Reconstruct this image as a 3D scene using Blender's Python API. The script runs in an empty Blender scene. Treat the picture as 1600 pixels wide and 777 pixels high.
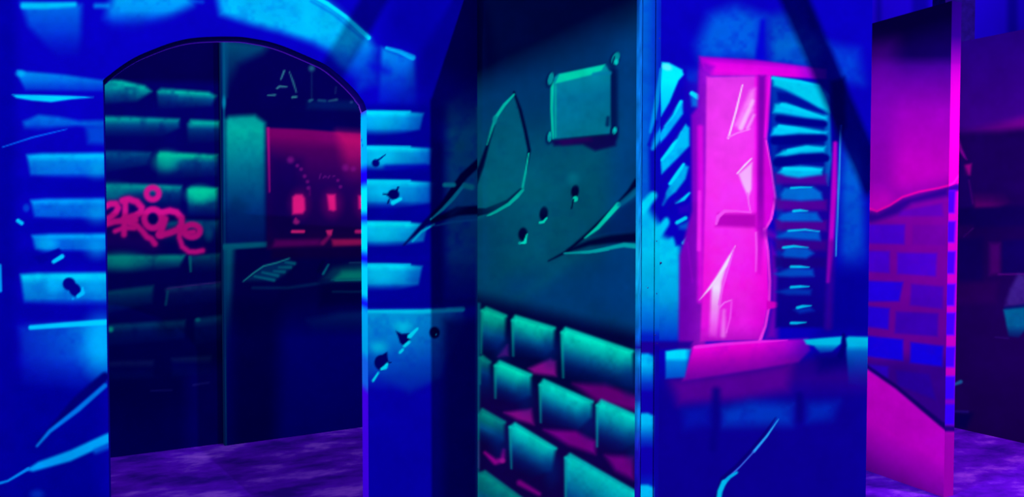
import bpy, math, numpy as np
from math import radians, sin, cos, atan

# ------------------------------------------------------------------ camera
FPX, CX, CY = 1250.0, 800.0, 388.5
YAW = atan(550 / FPX)          # the partitions run 23.7 degrees off the view axis
PITCH = atan(38.5 / FPX)
EYE = np.array([0.0, 0.0, 1.5])
RIGHT = np.array([cos(YAW), -sin(YAW), 0.0])
FWD = np.array([sin(YAW) * cos(PITCH), cos(YAW) * cos(PITCH), -sin(PITCH)])
UP = np.cross(RIGHT, FWD)

scene = bpy.context.scene
COL = scene.collection


def ray(x, y):
    return FWD + RIGHT * ((x - CX) / FPX) + UP * ((CY - y) / FPX)


def project(P):
    d = P - EYE
    w = d @ FWD
    return CX + FPX * (d @ RIGHT) / w, CY - FPX * (d @ UP) / w


def floor_point(x, y):
    r = ray(x, y)
    return EYE + r * (-EYE[2] / r[2])


class Plane:
    """upright plane: origin on the floor, unit direction along it, unit normal towards the viewer"""
    def __init__(s, o, u):
        s.o = np.array([o[0], o[1], 0.0])
        u = np.array([u[0], u[1], 0.0])
        s.u = u / np.linalg.norm(u)
        n = np.array([s.u[1], -s.u[0], 0.0])
        s.n = n if n @ (EYE - s.o) > 0 else -n

    def hit(s, x, y):
        r = ray(x, y)
        return EYE + r * (((s.o - EYE) @ s.n) / (r @ s.n))

    def uv(s, x, y):
        p = s.hit(x, y)
        return float((p - s.o) @ s.u), float(p[2])

    def pt(s, u, v):
        u = np.asarray(u, float); v = np.asarray(v, float)
        P = s.o + u[..., None] * s.u
        P[..., 2] = v
        return P


# ------------------------------------------------------------------ airbrush
def lin(c):
    c = np.clip(np.asarray(c, float) / 255.0, 0, 1)
    return np.where(c <= 0.04045, c / 12.92, ((c + 0.055) / 1.055) ** 2.4)


def value_noise(x, y, scale, seed):
    g = np.random.default_rng(seed).random((256, 256))
    x = x / scale + 1000; y = y / scale + 1000
    xi = np.floor(x).astype(int); yi = np.floor(y).astype(int)
    fx = x - xi; fy = y - yi
    fx = fx * fx * (3 - 2 * fx); fy = fy * fy * (3 - 2 * fy)
    a = g[xi % 256, yi % 256]; b = g[(xi + 1) % 256, yi % 256]
    c = g[xi % 256, (yi + 1) % 256]; d = g[(xi + 1) % 256, (yi + 1) % 256]
    return (a * (1 - fx) + b * fx) * (1 - fy) + (c * (1 - fx) + d * fx) * fy


def smooth(t):
    t = np.clip(t, 0, 1)
    return t * t * (3 - 2 * t)


def seg_dist(X, Y, a, b):
    dx, dy = b[0] - a[0], b[1] - a[1]
    L = dx * dx + dy * dy + 1e-9
    t = np.clip(((X - a[0]) * dx + (Y - a[1]) * dy) / L, 0, 1)
    return np.hypot(X - a[0] - t * dx, Y - a[1] - t * dy), t


def inside(X, Y, poly):
    r = np.zeros(X.shape, bool)
    n = len(poly)
    for i in range(n):
        x0, y0 = poly[i]; x1, y1 = poly[(i + 1) % n]
        c = (y0 > Y) != (y1 > Y)
        r ^= c & (X < (x1 - x0) * (Y - y0) / (y1 - y0 + 1e-12) + x0)
    return r


class Mural:
    def __init__(s, X, Y, base, seed=1):
        s.X, s.Y = X, Y
        s.C = np.tile(np.asarray(base, float), (X.size, 1))
        s.seed = seed

    def _mix(s, idx, col, a):
        s.C[idx] += (np.asarray(col, float) - s.C[idx]) * a[:, None]

    def _near(s, pts, m):
        xs = [p[0] for p in pts]; ys = [p[1] for p in pts]
        return np.nonzero((s.X > min(xs) - m) & (s.X < max(xs) + m) & (s.Y > min(ys) - m) & (s.Y < max(ys) + m))[0]

    def fill(s, poly, ramp, soft=3, k=0.0, a=1.0, mott=0.0, hz=None):
        """sprayed patch; ramp = colour or [(t, colour, alpha)] from its top to its bottom along slope k; hz the same left to right"""
        idx = s._near(poly, soft * 1.5)
        if not idx.size: return
        X, Y = s.X[idx], s.Y[idx]
        d = np.full(X.shape, 1e9)
        for i in range(len(poly)):
            d = np.minimum(d, seg_dist(X, Y, poly[i], poly[(i + 1) % len(poly)])[0])
        d = np.where(inside(X, Y, poly), d, -d)
        al = smooth(d / max(soft, .1) * .5 + .5) * a
        if isinstance(ramp[0], (int, float)):
            col = np.tile(np.asarray(ramp, float), (X.size, 1))
        else:
            q = [p[1] - k * p[0] for p in poly]
            t = (Y - k * X - min(q)) / (max(q) - min(q) + 1e-9)
            ts = [r[0] for r in ramp]
            col = np.stack([np.interp(t, ts, [r[1][j] for r in ramp]) for j in range(3)], 1)
            al = al * np.interp(t, ts, [r[2] for r in ramp])
        if hz:
            xs = [p[0] for p in poly]
            al = al * np.interp((X - min(xs)) / (max(xs) - min(xs)), [h[0] for h in hz], [h[1] for h in hz])
        if mott:
            n = value_noise(X, Y, 14, s.seed) * .6 + value_noise(X, Y, 6, s.seed + 7) * .4
            al = al * np.clip(1 - mott + mott * 1.9 * n, 0, 1)
        s.C[idx] += (col - s.C[idx]) * al[:, None]

    def line(s, pts, w, col, soft=1.5, a=1.0):
        """brush stroke; w a width or one per point"""
        if not hasattr(w, '__len__'): w = [w] * len(pts)
        idx = s._near(pts, max(w) + soft * 2)
        if not idx.size: return
        X, Y = s.X[idx], s.Y[idx]
        best = np.full(X.shape, -1e9)
        for i in range(len(pts) - 1):
            d, t = seg_dist(X, Y, pts[i], pts[i + 1])
            best = np.maximum(best, (w[i] + (w[i + 1] - w[i]) * t) / 2 - d)
        s._mix(idx, col, smooth(best / max(soft, .1) * .5 + .5) * a)

    def blob(s, c, rx, ry, col, soft=.5, a=1.0, ang=0.0):
        m = max(rx, ry) * (1 + soft)
        idx = s._near([c], m)
        if not idx.size: return
        x, y = s.X[idx] - c[0], s.Y[idx] - c[1]
        ca, sa = cos(radians(ang)), sin(radians(ang))
        r = np.hypot((x * ca + y * sa) / rx, (-x * sa + y * ca) / ry)
        s._mix(idx, col, smooth((1 + soft - r) / (2 * soft)) * a)

    def ring(s, c, rx, ry, w, col, soft=1.5):
        s.line([(c[0] + rx * cos(radians(q)), c[1] + ry * sin(radians(q))) for q in range(0, 361, 20)], w, col, soft)

    def rim(s, poly, w, col, soft=1.5, a=1.0):
        s.line(list(poly) + [poly[0]], w, col, soft, a)

    def spray(s, amt, scale=30):
        """uneven coverage of the hand-sprayed coat"""
        n = value_noise(s.X, s.Y, scale, s.seed + 3) * .65 + value_noise(s.X, s.Y, scale / 3, s.seed + 5) * .35
        s.C *= (1 + (n - .5) * 2 * amt)[:, None]


# ------------------------------------------------------------------ materials
def node_mat(name, rough=.55, spec=.15):
    m = bpy.data.materials.new(name)
    m.use_nodes = True
    b = m.node_tree.nodes['Principled BSDF']
    b.inputs['Roughness'].default_value = rough
    b.inputs['Specular IOR Level'].default_value = spec
    return m, m.node_tree.nodes, m.node_tree.links, b


def paint_material():
    m, N, Lk, b = node_mat('airbrushed_paint', .85, .0)
    at = N.new('ShaderNodeVertexColor'); at.layer_name = 'paint'
    tc = N.new('ShaderNodeTexCoord')
    no = N.new('ShaderNodeTexNoise'); no.inputs['Scale'].default_value = 38; no.inputs['Detail'].default_value = 5
    mr = N.new('ShaderNodeMapRange'); mr.inputs['To Min'].default_value = .955; mr.inputs['To Max'].default_value = 1.045
    mx = N.new('ShaderNodeVectorMath'); mx.operation = 'SCALE'
    Lk.new(tc.outputs['Object'], no.inputs['Vector'])
    Lk.new(no.outputs['Fac'], mr.inputs['Value'])
    Lk.new(at.outputs['Color'], mx.inputs[0]); Lk.new(mr.outputs['Result'], mx.inputs['Scale'])
    Lk.new(mx.outputs['Vector'], b.inputs['Base Color'])
    bu = N.new('ShaderNodeBump'); bu.inputs['Strength'].default_value = .05; bu.inputs['Distance'].default_value = .004
    n2 = N.new('ShaderNodeTexNoise'); n2.inputs['Scale'].default_value = 90
    Lk.new(tc.outputs['Object'], n2.inputs['Vector'])
    Lk.new(n2.outputs['Fac'], bu.inputs['Height']); Lk.new(bu.outputs['Normal'], b.inputs['Normal'])
    return m


def plain(name, srgb, rough=.6, spec=.15, var=.25, scale=20):
    m, N, Lk, b = node_mat(name, rough, spec)
    tc = N.new('ShaderNodeTexCoord')
    no = N.new('ShaderNodeTexNoise'); no.inputs['Scale'].default_value = scale; no.inputs['Detail'].default_value = 6
    rp = N.new('ShaderNodeValToRGB')
    c = lin(srgb)
    rp.color_ramp.elements[0].position = .3; rp.color_ramp.elements[1].position = .7
    rp.color_ramp.elements[0].color = (*(c * (1 - var)), 1); rp.color_ramp.elements[1].color = (*np.clip(c * (1 + var), 0, 1), 1)
    Lk.new(tc.outputs['Object'], no.inputs['Vector']); Lk.new(no.outputs['Fac'], rp.inputs['Fac'])
    Lk.new(rp.outputs['Color'], b.inputs['Base Color'])
    return m


def floor_material():
    m, N, Lk, b = node_mat('worn_concrete', .75, .02)
    tc = N.new('ShaderNodeTexCoord')
    mp = N.new('ShaderNodeMapping'); mp.inputs['Rotation'].default_value = (0, 0, .5); mp.inputs['Scale'].default_value = (1, 1.6, 1)
    n1 = N.new('ShaderNodeTexNoise'); n1.inputs['Scale'].default_value = 2.6; n1.inputs['Detail'].default_value = 8; n1.inputs['Roughness'].default_value = .62
    r1 = N.new('ShaderNodeValToRGB')
    e = r1.color_ramp.elements
    e[0].position = .36; e[0].color = (.014, .001, .20, 1)
    e[1].position = .72; e[1].color = (.17, .05, .58, 1)
    q = e.new(.54); q.color = (.052, .002, .42, 1)
    Lk.new(tc.outputs['Object'], mp.inputs['Vector']); Lk.new(mp.outputs['Vector'], n1.inputs['Vector'])
    Lk.new(n1.outputs['Fac'], r1.inputs['Fac']); Lk.new(r1.outputs['Color'], b.inputs['Base Color'])
    bu = N.new('ShaderNodeBump'); bu.inputs['Strength'].default_value = .2; bu.inputs['Distance'].default_value = .01
    Lk.new(n1.outputs['Fac'], bu.inputs['Height']); Lk.new(bu.outputs['Normal'], b.inputs['Normal'])
    return m


PAINT = paint_material()
M_DARK = plain('black_board', (14, 8, 46), .8, .05)
M_FLOOR = floor_material()
M_METAL = plain('painted_metal_edge', (40, 150, 225), .4, .3, .35, 60)
M_SCREW = plain('dark_screw_head', (10, 20, 120), .35, .4)
M_STEEL = plain('black_steel', (12, 12, 40), .5, .3)


# ------------------------------------------------------------------ objects
def mesh_obj(name, V, F, mat, parent=None, colours=None):
    me = bpy.data.meshes.new(name)
    me.from_pydata(np.asarray(V, float).tolist(), [], [list(map(int, f)) for f in F])
    if colours is not None:
        at = me.color_attributes.new('paint', 'FLOAT_COLOR', 'POINT')
        buf = np.ones((len(V), 4), np.float32); buf[:, :3] = colours
        at.data.foreach_set('color', buf.ravel())
    me.materials.append(mat)
    me.update()
    o = bpy.data.objects.new(name, me)
    COL.objects.link(o)
    if parent:
        o.parent = parent
        o.matrix_parent_inverse = parent.matrix_world.inverted()
    return o


def thing(name, label, cat, loc, group=None):
    o = bpy.data.objects.new(name, None)
    COL.objects.link(o)
    o.location = loc
    o.empty_display_size = .1
    bpy.context.view_layer.update()
    o['label'] = label; o['category'] = cat; o['kind'] = 'thing'
    if group: o['group'] = group
    return o


def struct(o):
    o['kind'] = 'structure'
    return o


def box_data(lo, hi):
    x0, y0, z0 = lo; x1, y1, z1 = hi
    V = [(x0, y0, z0), (x1, y0, z0), (x1, y1, z0), (x0, y1, z0), (x0, y0, z1), (x1, y0, z1), (x1, y1, z1), (x0, y1, z1)]
    F = [(0, 3, 2, 1), (4, 5, 6, 7), (0, 1, 5, 4), (1, 2, 6, 5), (2, 3, 7, 6), (3, 0, 4, 7)]
    return V, F


def box(name, lo, hi, mat, parent=None):
    V, F = box_data(lo, hi)
    return mesh_obj(name, V, F, mat, parent)


def slab_data(pl, u0, u1, v0, v1, t, gap=0.0):
    """board behind a painted face: thickness t away from the viewer"""
    V = []
    for g in (gap, t):
        for (u, v) in ((u0, v0), (u1, v0), (u1, v1), (u0, v1)):
            p = pl.o + pl.u * u - pl.n * g
            V.append((p[0], p[1], v))
    F = [(4, 5, 6, 7), (0, 1, 5, 4), (1, 2, 6, 5), (2, 3, 7, 6), (3, 0, 4, 7)]
    return V, F


def grid_cols(pl, xa, xb, step, ya=388):
    n = max(2, int(abs(xb - xa) / step) + 1)
    return np.array([pl.uv(x, ya)[0] for x in np.linspace(xa, xb, n)])


def ruled(pl, us, lo, hi, nv_in, vtop, vbot):
    """grid over columns us; rows from lo to hi, dense between vbot and vtop"""
    us = np.asarray(us); nu = len(us)
    rows = [np.full(nu, lo)] if np.isscalar(lo) else [lo]
    lo_a = rows[0]; hi_a = np.full(nu, hi) if np.isscalar(hi) else hi
    a = np.maximum(lo_a, vbot); b = np.minimum(hi_a, vtop)
    ts = np.linspace(0, 1, nv_in)
    R = []
    if (a > lo_a + 1e-6).any():
        for t in np.linspace(0, 1, 14)[:-1]: R.append(lo_a + (a - lo_a) * t)
    for t in ts: R.append(a + (b - a) * t)
    if (hi_a > b + 1e-6).any():
        for t in np.linspace(0, 1, 10)[1:]: R.append(b + (hi_a - b) * t)
    R = np.array(R)
    U = np.tile(us, (len(R), 1))
    V = pl.pt(U, R).reshape(-1, 3)
    nr = len(R)
    i = np.arange(nr - 1)[:, None] * nu + np.arange(nu - 1)[None, :]
    F = np.stack([i, i + 1, i + nu + 1, i + nu], -1).reshape(-1, 4)
    # face the viewer
    p = V[F[0]]
    if np.cross(p[1] - p[0], p[2] - p[0]) @ pl.n < 0: F = F[:, ::-1]
    return V, F


def join(grids):
    Vs, Fs, n = [], [], 0
    for V, F in grids:
        V = np.asarray(V, float); F = np.asarray(F)
        Vs.append(V); Fs.append(F + n); n += len(V)
    return np.concatenate(Vs), np.concatenate(Fs)


def painted(root, name, V, F, C, L, specs=(), extra=None, extra_col=(8, 0, 120)):
    """splits the painted face into its parts: specs = [(key, name, polygons, parent key, label)]; later ones lie over earlier ones"""
    col = lin(C) / L
    cx, cy = project(V[F].mean(1))
    owner = np.zeros(len(F), int)
    for j, sp in enumerate(specs):
        for poly in sp[2]:
            owner[inside(cx, cy, poly)] = j + 1
    made = {}

    def sub(nm, ids, parent, ex=None):
        f = F[ids]
        uq, inv = np.unique(f, return_inverse=True)
        v = V[uq]; c = col[uq]; fl = inv.reshape(f.shape).tolist()
        if ex is not None:
            ev, ef = ex
            n0 = len(v)
            v = np.concatenate([v, np.asarray(ev, float)])
            c = np.concatenate([c, np.tile(lin(extra_col), (len(ev), 1))])
            fl += [[i + n0 for i in q] for q in ef]
        return mesh_obj(nm, v, fl, PAINT, parent, np.clip(c, 0, .98))

    sub(name, np.nonzero(owner == 0)[0], root, extra)
    for j, (key, nm, polys, pk, lab) in enumerate(specs):
        ids = np.nonzero(owner == j + 1)[0]
        if not len(ids): continue
        o = sub(nm, ids, made.get(pk, root))
        if lab: o['label'] = lab
        made[key] = o
    return made


def circle(c, rx, ry=None, n=14):
    ry = ry or rx
    return [(c[0] + rx * cos(2 * math.pi * i / n), c[1] + ry * sin(2 * math.pi * i / n)) for i in range(n)]


def ribbon(pts, w):
    """outline of a stroke, used as the outline of a part"""
    if not hasattr(w, '__len__'): w = [w] * len(pts)
    a, b = [], []
    for i, p in enumerate(pts):
        q0 = pts[max(i - 1, 0)]; q1 = pts[min(i + 1, len(pts) - 1)]
        dx, dy = q1[0] - q0[0], q1[1] - q0[1]
        m = math.hypot(dx, dy) or 1
        nx, ny = -dy / m * w[i] / 2, dx / m * w[i] / 2
        a.append((p[0] + nx, p[1] + ny)); b.append((p[0] - nx, p[1] - ny))
    return a + b[::-1]


# ------------------------------------------------------------------ the planes of the place
XP = 1.2
d = ray(995, 350); YS = XP * d[1] / d[0]
d = ray(746, 350); YA = XP * d[1] / d[0]
TOP = 2.58                       # height of the near partitions
A = Plane((0, YA), (1, 0))       # archway partition
P = Plane((XP, 0), (0, 1))       # teal side of the corner block
S = Plane((0, YS), (1, 0))       # shutter side of the corner block
XS = S.uv(1358, 388)[0]
print('XP', XP, 'YS', YS, 'YA', YA, 'XS', XS)

STEP = 1.9
B0 = (6, 0, 174)                 # ultramarine coat
BD = (2, 0, 140)

# ================================================================== archway partition
uL = A.uv(165, 400)[0]; uR = A.uv(574, 400)[0]; uC = XP
ARCH = [(160, 126), (166, 121), (186, 105), (211, 89), (237, 78), (263, 68), (289, 61), (314, 58), (345, 57), (379, 57.5),
        (417, 64), (443, 72), (469, 83), (494, 94), (510, 101), (538, 124), (556, 142), (568, 157), (574, 172)]
ap = np.array([A.uv(*p) for p in ARCH])
ap[0, 0] = uL; ap[-1, 0] = uR
ap = ap[np.argsort(ap[:, 0])]


def arch_v(u):
    # gentle smoothing of the sawn curve
    s = sum(np.interp(u + dd, ap[:, 0], ap[:, 1]) for dd in (-.02, -.01, 0, .01, .02)) / 5
    e = np.minimum(np.clip((u - uL) / .03, 0, 1), np.clip((uR - u) / .03, 0, 1))
    return s * e + np.interp(u, ap[:, 0], ap[:, 1]) * (1 - e)


LEFT = -4.6
us_l = np.concatenate([np.linspace(LEFT, A.uv(-12, 400)[0], 14)[:-1], grid_cols(A, -12, 165, STEP)])
us_l[-1] = uL
us_m = grid_cols(A, 165, 574, STEP); us_m[0] = uL; us_m[-1] = uR
us_r = grid_cols(A, 574, 746, STEP); us_r[0] = uR; us_r[-1] = uC
vt, vb = A.uv(0, -8)[1], A.uv(746, 790)[1]
vtR, vbR = A.uv(746, -8)[1], A.uv(746, 790)[1]
g1 = ruled(A, us_l, 0.0, TOP, 420, A.uv(165, -8)[1], A.uv(165, 790)[1])
g2 = ruled(A, us_m, arch_v(us_m), TOP, 95, A.uv(574, -8)[1], 0)
g3 = ruled(A, us_r, 0.0, TOP, 420, vtR, vbR)
V, F = join([g1, g2, g3])
X, Y = project(V)
m = Mural(X, Y, B0, 11)
# tone of the coat: darker towards the plinth and in the joints
m.fill([(-2500, 560), (164, 560), (166, 1700), (-2500, 1700)], [(0, (2, 0, 150), 0), (.04, (0, 0, 150), 1), (1, (0, 0, 120), 1)], 30)
m.fill([(-2500, -900), (28, -900), (22, 1700), (-2500, 1700)], (2, 0, 150), 14)
m.fill([(574, 600), (760, 560), (760, 1500), (574, 1500)], (6, 0, 172), 26)
JB = 0
CY1, CY2, CY3 = (0, 196, 242), (0, 140, 218), (0, 100, 208)
# --- voussoirs over the arch
m.fill([(33, 4), (127, 8), (126, 60), (122, 88), (90, 90), (44, 40)], [(0, (0, 118, 214), .9), (.5, (0, 80, 205), .7), (1, (0, 40, 190), .1)], 8, mott=.15)
m.line([(37, 9), (70, 9), (116, 7)], [10, 10, 8], (0, 176, 222), 4)
m.line([(150, 9), (168, 9)], 7, (0, 120, 214), 5)
m.fill([(164, 30), (178, -10), (300, -10), (300, 8), (262, 28), (210, 44), (176, 42)], [(0, (0, 160, 226), 1), (.5, (0, 142, 222), .95), (1, (0, 70, 205), .25)], 12, mott=.2)
m.line([(300, 2), (316, 3)], 6, (0, 90, 210), 4, .6)
m.fill([(338, -10), (486, -10), (540, 28), (577, 60), (586, 76), (574, 100), (556, 128), (535, 110), (512, 80), (486, 66), (440, 50), (395, 38), (345, 22)],
       [(0, (0, 176, 228), 1), (.45, (0, 176, 226), 1), (.8, (0, 110, 212), .7), (1, (0, 60, 200), .2)], 10, mott=.2)
m.fill([(440, -10), (500, -10), (565, 52), (545, 80), (505, 60), (470, 36)], (0, 190, 230), 14, a=.7, mott=.4)
m.line([(486, -8), (512, 6), (540, 26), (576, 59)], [6, 6, 6, 7], (0, 224, 250), 1.6)
m.line([(486, 2), (520, 22), (568, 62)], 3, (0, 70, 200), 3, .45)
m.fill([(596, 74), (648, 92), (652, 168), (592, 162)], [(0, (0, 150, 222), .95), (.4, (0, 105, 208), .8), (1, (0, 45, 190), .25)], 6, mott=.3)
m.line([(604, 75), (625, 81), (645, 90)], [5, 7, 9], (0, 214, 246), 1.8)
m.fill([(556, 90), (590, 76), (588, 130), (560, 140)], (0, 84, 200), 12, a=.6, mott=.4)
m.line([(584, 104), (606, 112)], 10, (6, 0, 186), 8, .6)
m.fill([(606, -40), (760, -40), (760, 200), (655, 190), (652, 86), (606, 66)], (3, 0, 150), 22)
# --- courses right of the doorway
JO = (0, 0, 146)
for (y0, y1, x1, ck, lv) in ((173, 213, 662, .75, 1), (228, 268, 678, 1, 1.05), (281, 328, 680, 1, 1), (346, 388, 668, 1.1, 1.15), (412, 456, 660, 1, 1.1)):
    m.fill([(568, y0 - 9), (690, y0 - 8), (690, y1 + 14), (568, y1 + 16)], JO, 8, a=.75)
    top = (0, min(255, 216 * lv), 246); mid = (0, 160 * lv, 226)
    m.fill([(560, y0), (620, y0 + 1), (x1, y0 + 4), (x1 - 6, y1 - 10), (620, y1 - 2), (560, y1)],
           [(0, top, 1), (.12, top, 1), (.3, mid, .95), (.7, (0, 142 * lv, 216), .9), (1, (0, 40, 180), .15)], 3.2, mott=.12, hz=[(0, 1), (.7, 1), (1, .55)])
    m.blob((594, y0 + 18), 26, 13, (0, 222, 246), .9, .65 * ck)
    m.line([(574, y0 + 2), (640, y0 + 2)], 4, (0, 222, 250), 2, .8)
m.line([(604, 262), (664, 260)], 8, (2, 0, 176), 5, .8)
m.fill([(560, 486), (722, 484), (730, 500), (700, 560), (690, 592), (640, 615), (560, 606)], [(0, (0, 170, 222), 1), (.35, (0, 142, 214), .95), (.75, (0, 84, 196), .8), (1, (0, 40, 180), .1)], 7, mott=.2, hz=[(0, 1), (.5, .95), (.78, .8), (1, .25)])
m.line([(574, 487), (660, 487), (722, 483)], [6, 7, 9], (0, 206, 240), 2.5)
m.fill([(560, 470), (752, 466), (752, 480), (560, 482)], JO, 5, a=.8)
# the dark upright joint and the teal wash beside the corner
m.fill([(672, 215), (694, 225), (694, 480), (674, 480)], (0, 0, 132), 7, a=.85)
m.fill([(694, 500), (752, 498), (752, 1200), (690, 1200)], (2, 0, 120), 12, a=.75)
m.fill([(696, 160), (752, 120), (752, 468), (696, 470)], [(0, (0, 60, 130), .2), (.25, (0, 140, 178), .85), (.8, (0, 116, 172), .75), (1, (0, 30, 130), .4)], 12, mott=.35)
m.line([(747, 170), (747, 800)], 6, (0, 120, 160), 4, .8)
m.blob((719, 228), 7, 9, (0, 120, 160), .8, .7)
# --- crack running into the corner
D = (0, 0, 84)
CR1 = [(750, 252), (724, 276), (692, 322), (664, 350), (631, 383)]
CR2 = [(752, 328), (716, 330), (690, 340), (668, 348)]
m.line(CR1, [11, 12, 10, 9, 2], D, 2.5)
m.line(CR2, [13, 14, 9, 6], D, 3)
m.line([(725, 289), (708, 310), (692, 327), (673, 343)], [5, 6, 5, 2], (0, 200, 216), 1.5)
m.line([(678, 351), (659, 362), (645, 377)], [3, 4, 3], (0, 170, 214), 1.4)
m.line([(748, 343), (706, 347), (680, 353)], [3, 4, 2], (0, 120, 190), 2, .8)
m.line([(695, 289), (709, 289)], 7, (0, 206, 214), 2)
m.line([(727, 290), (737, 293)], 9, (0, 180, 190), 3)
m.line([(745, 300), (705, 335)], 10, (0, 90, 160), 8, .4)
# --- bullet holes
m.blob((587, 255), 6, 6, (0, 0, 120), .25); m.line([(590, 251), (602, 242)], [3, 1.5], (0, 0, 120), 1)
H = (0, 0, 96)
m.blob((615, 304), 9, 8, H, .2); m.line([(610, 305), (598, 303)], [5, 1.5], H, 1); m.line([(620, 298), (622, 293)], 3, H, 1); m.line([(608, 312), (606, 318)], 2.5, H, 1)
m.line([(614, 317), (626, 311)], [7, 5], (0, 225, 250), 1.3)
m.blob((630, 511), 13, 9, (0, 205, 228), .9, .8)
m.fill([(618, 517), (628, 522), (641, 521), (641, 531), (632, 542), (625, 536), (622, 526)], H, 1.5)
m.line([(640, 526), (652, 514)], [7, 4], (0, 228, 250), 1.2); m.line([(632, 541), (639, 535)], 5, (0, 226, 246), 1.2); m.line([(625, 551), (629, 547)], 4.5, (0, 220, 246), 1.2)
m.blob((591, 543), 13, 9, (0, 200, 230), .9, .8)
m.blob((596, 567), 11, 12, H, .15); m.fill([(592, 558), (605, 550), (606, 566)], H, 1.5); m.line([(604, 567), (611, 567)], [5, 1.5], H, 1)
m.line([(596, 577), (602, 574), (605, 569)], [4, 7, 4], (0, 228, 246), 1.2); m.line([(583, 595), (591, 583)], [4, 3], (0, 224, 246), 1.2)
m.blob((679, 520), 8, 9, (0, 0, 84), .25); m.blob((682.5, 523), 1.8, 2, (0, 200, 240), .4); m.line([(683, 520), (684, 526)], 2, H, 1)
m.fill([(600, 590), (690, 560), (688, 588), (640, 614)], (0, 60, 176), 10, a=.5, mott=.3)
# --- courses left of the doorway
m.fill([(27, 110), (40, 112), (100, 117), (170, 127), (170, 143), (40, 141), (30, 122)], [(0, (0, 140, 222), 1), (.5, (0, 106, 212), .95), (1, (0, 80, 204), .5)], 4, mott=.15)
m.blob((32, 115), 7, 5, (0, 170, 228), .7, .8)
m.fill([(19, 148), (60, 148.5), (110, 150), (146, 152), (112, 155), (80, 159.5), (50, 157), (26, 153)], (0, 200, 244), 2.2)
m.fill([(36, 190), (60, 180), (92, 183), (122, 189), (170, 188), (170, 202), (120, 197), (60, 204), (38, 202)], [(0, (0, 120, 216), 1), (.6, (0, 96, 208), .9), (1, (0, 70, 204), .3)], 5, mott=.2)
m.fill([(134, 198), (172, 196), (172, 226), (138, 224)], (0, 80, 204), 7, a=.8)
m.line([(4, 230), (50, 215), (104, 202)], [1.6, 2.6, 1.6], (0, 92, 232), 1.2)
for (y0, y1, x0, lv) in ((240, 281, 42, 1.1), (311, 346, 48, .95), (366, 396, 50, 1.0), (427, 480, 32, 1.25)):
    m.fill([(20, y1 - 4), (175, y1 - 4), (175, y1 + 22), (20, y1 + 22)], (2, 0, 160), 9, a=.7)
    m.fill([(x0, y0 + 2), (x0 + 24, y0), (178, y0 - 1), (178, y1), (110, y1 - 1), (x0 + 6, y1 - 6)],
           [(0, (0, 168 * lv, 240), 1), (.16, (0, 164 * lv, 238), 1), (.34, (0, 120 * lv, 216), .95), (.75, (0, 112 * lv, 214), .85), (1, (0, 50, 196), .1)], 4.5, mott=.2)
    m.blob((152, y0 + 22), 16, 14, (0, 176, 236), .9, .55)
m.blob((73, 382), 15, 10, (0, 184, 238), .7, .7)
m.blob((84, 446), 14, 10, (0, 184, 240), .8, .8)
m.blob((41, 325), 5, 6, (0, 80, 205), .6, .7)
m.line([(28, 345), (34, 349)], 6, (0, 190, 240), 1.6)
m.fill([(52, 402), (78, 394), (92, 388), (96, 392), (90, 401), (62, 412)], (2, 0, 150), 2.5)
m.line([(84, 409), (97, 401)], [6, 7], (0, 200, 246), 1.5)
m.blob((108, 444), 10, 10, (2, 0, 128), .2); m.blob((117, 453), 9, 11, (2, 0, 128), .2, 1, -30)
m.line([(122, 463), (129, 458), (129, 450)], [6, 7, 3], (0, 190, 246), 1.5); m.blob((114, 467), 2, 2, (0, 150, 235), .5)
m.fill([(30, 512), (46, 508), (178, 504), (180, 596), (120, 612), (36, 600)], [(0, (0, 150, 230), .95), (.5, (0, 128, 224), .8), (1, (0, 50, 200), .15)], 9, mott=.25, hz=[(0, .3), (.45, .65), (.8, 1), (1, 1)])
m.blob((160, 540), 26, 38, (0, 196, 252), .9, .85)
m.line([(48, 512), (100, 508), (176, 503)], [7, 8, 9], (0, 212, 255), 2.2)
m.line([(164, 589), (120, 626), (62, 690)], [14, 13, 5], (2, 0, 112), 4)
m.line([(164, 603), (122, 640), (78, 674), (58, 697)], [7, 8, 6, 4], (0, 122, 226), 2.5)
m.fill([(40, 735), (60, 722), (110, 704), (164, 679), (178, 674), (178, 690), (110, 721), (52, 737)], [(0, (0, 180, 246), 1), (1, (0, 170, 244), .95)], 3.5)
m.line([(150, 705), (178, 694)], 8, (0, 110, 222), 5, .8)
m.line([(-6, 757), (12, 752), (44, 733)], [4, 3.5, 5], (0, 140, 236), 1.5)
m.line([(0, 415), (1, 455)], 4, (0, 160, 236), 1.5)
m.blob((58, 773), 10, 7, (0, 70, 208), .8, .6)
m.spray(.05)
root = thing('archway_panel', 'blue painted stone partition with a cut arched doorway and painted bullet holes', 'wall panel', (0, YA, 0))
specs = [('crack', 'painted_crack', [ribbon(CR1, 16), ribbon(CR2, 16)], None, 'dark forked crack painted beside the corner'),
         ('crackl', 'painted_crack', [ribbon([(166, 592), (120, 632), (56, 698)], 26)], None, 'blue diagonal crack painted low beside the doorway')]
for c, r in (((590, 252), 13), ((616, 306), 17), ((632, 530), 24), ((597, 568), 22), ((679, 520), 11), ((113, 449), 22), ((76, 400), 20)):
    specs.append((f'hole{c}', 'bullet_hole', [circle(c, r)], None, None))
T = .10
bx = []
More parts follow.
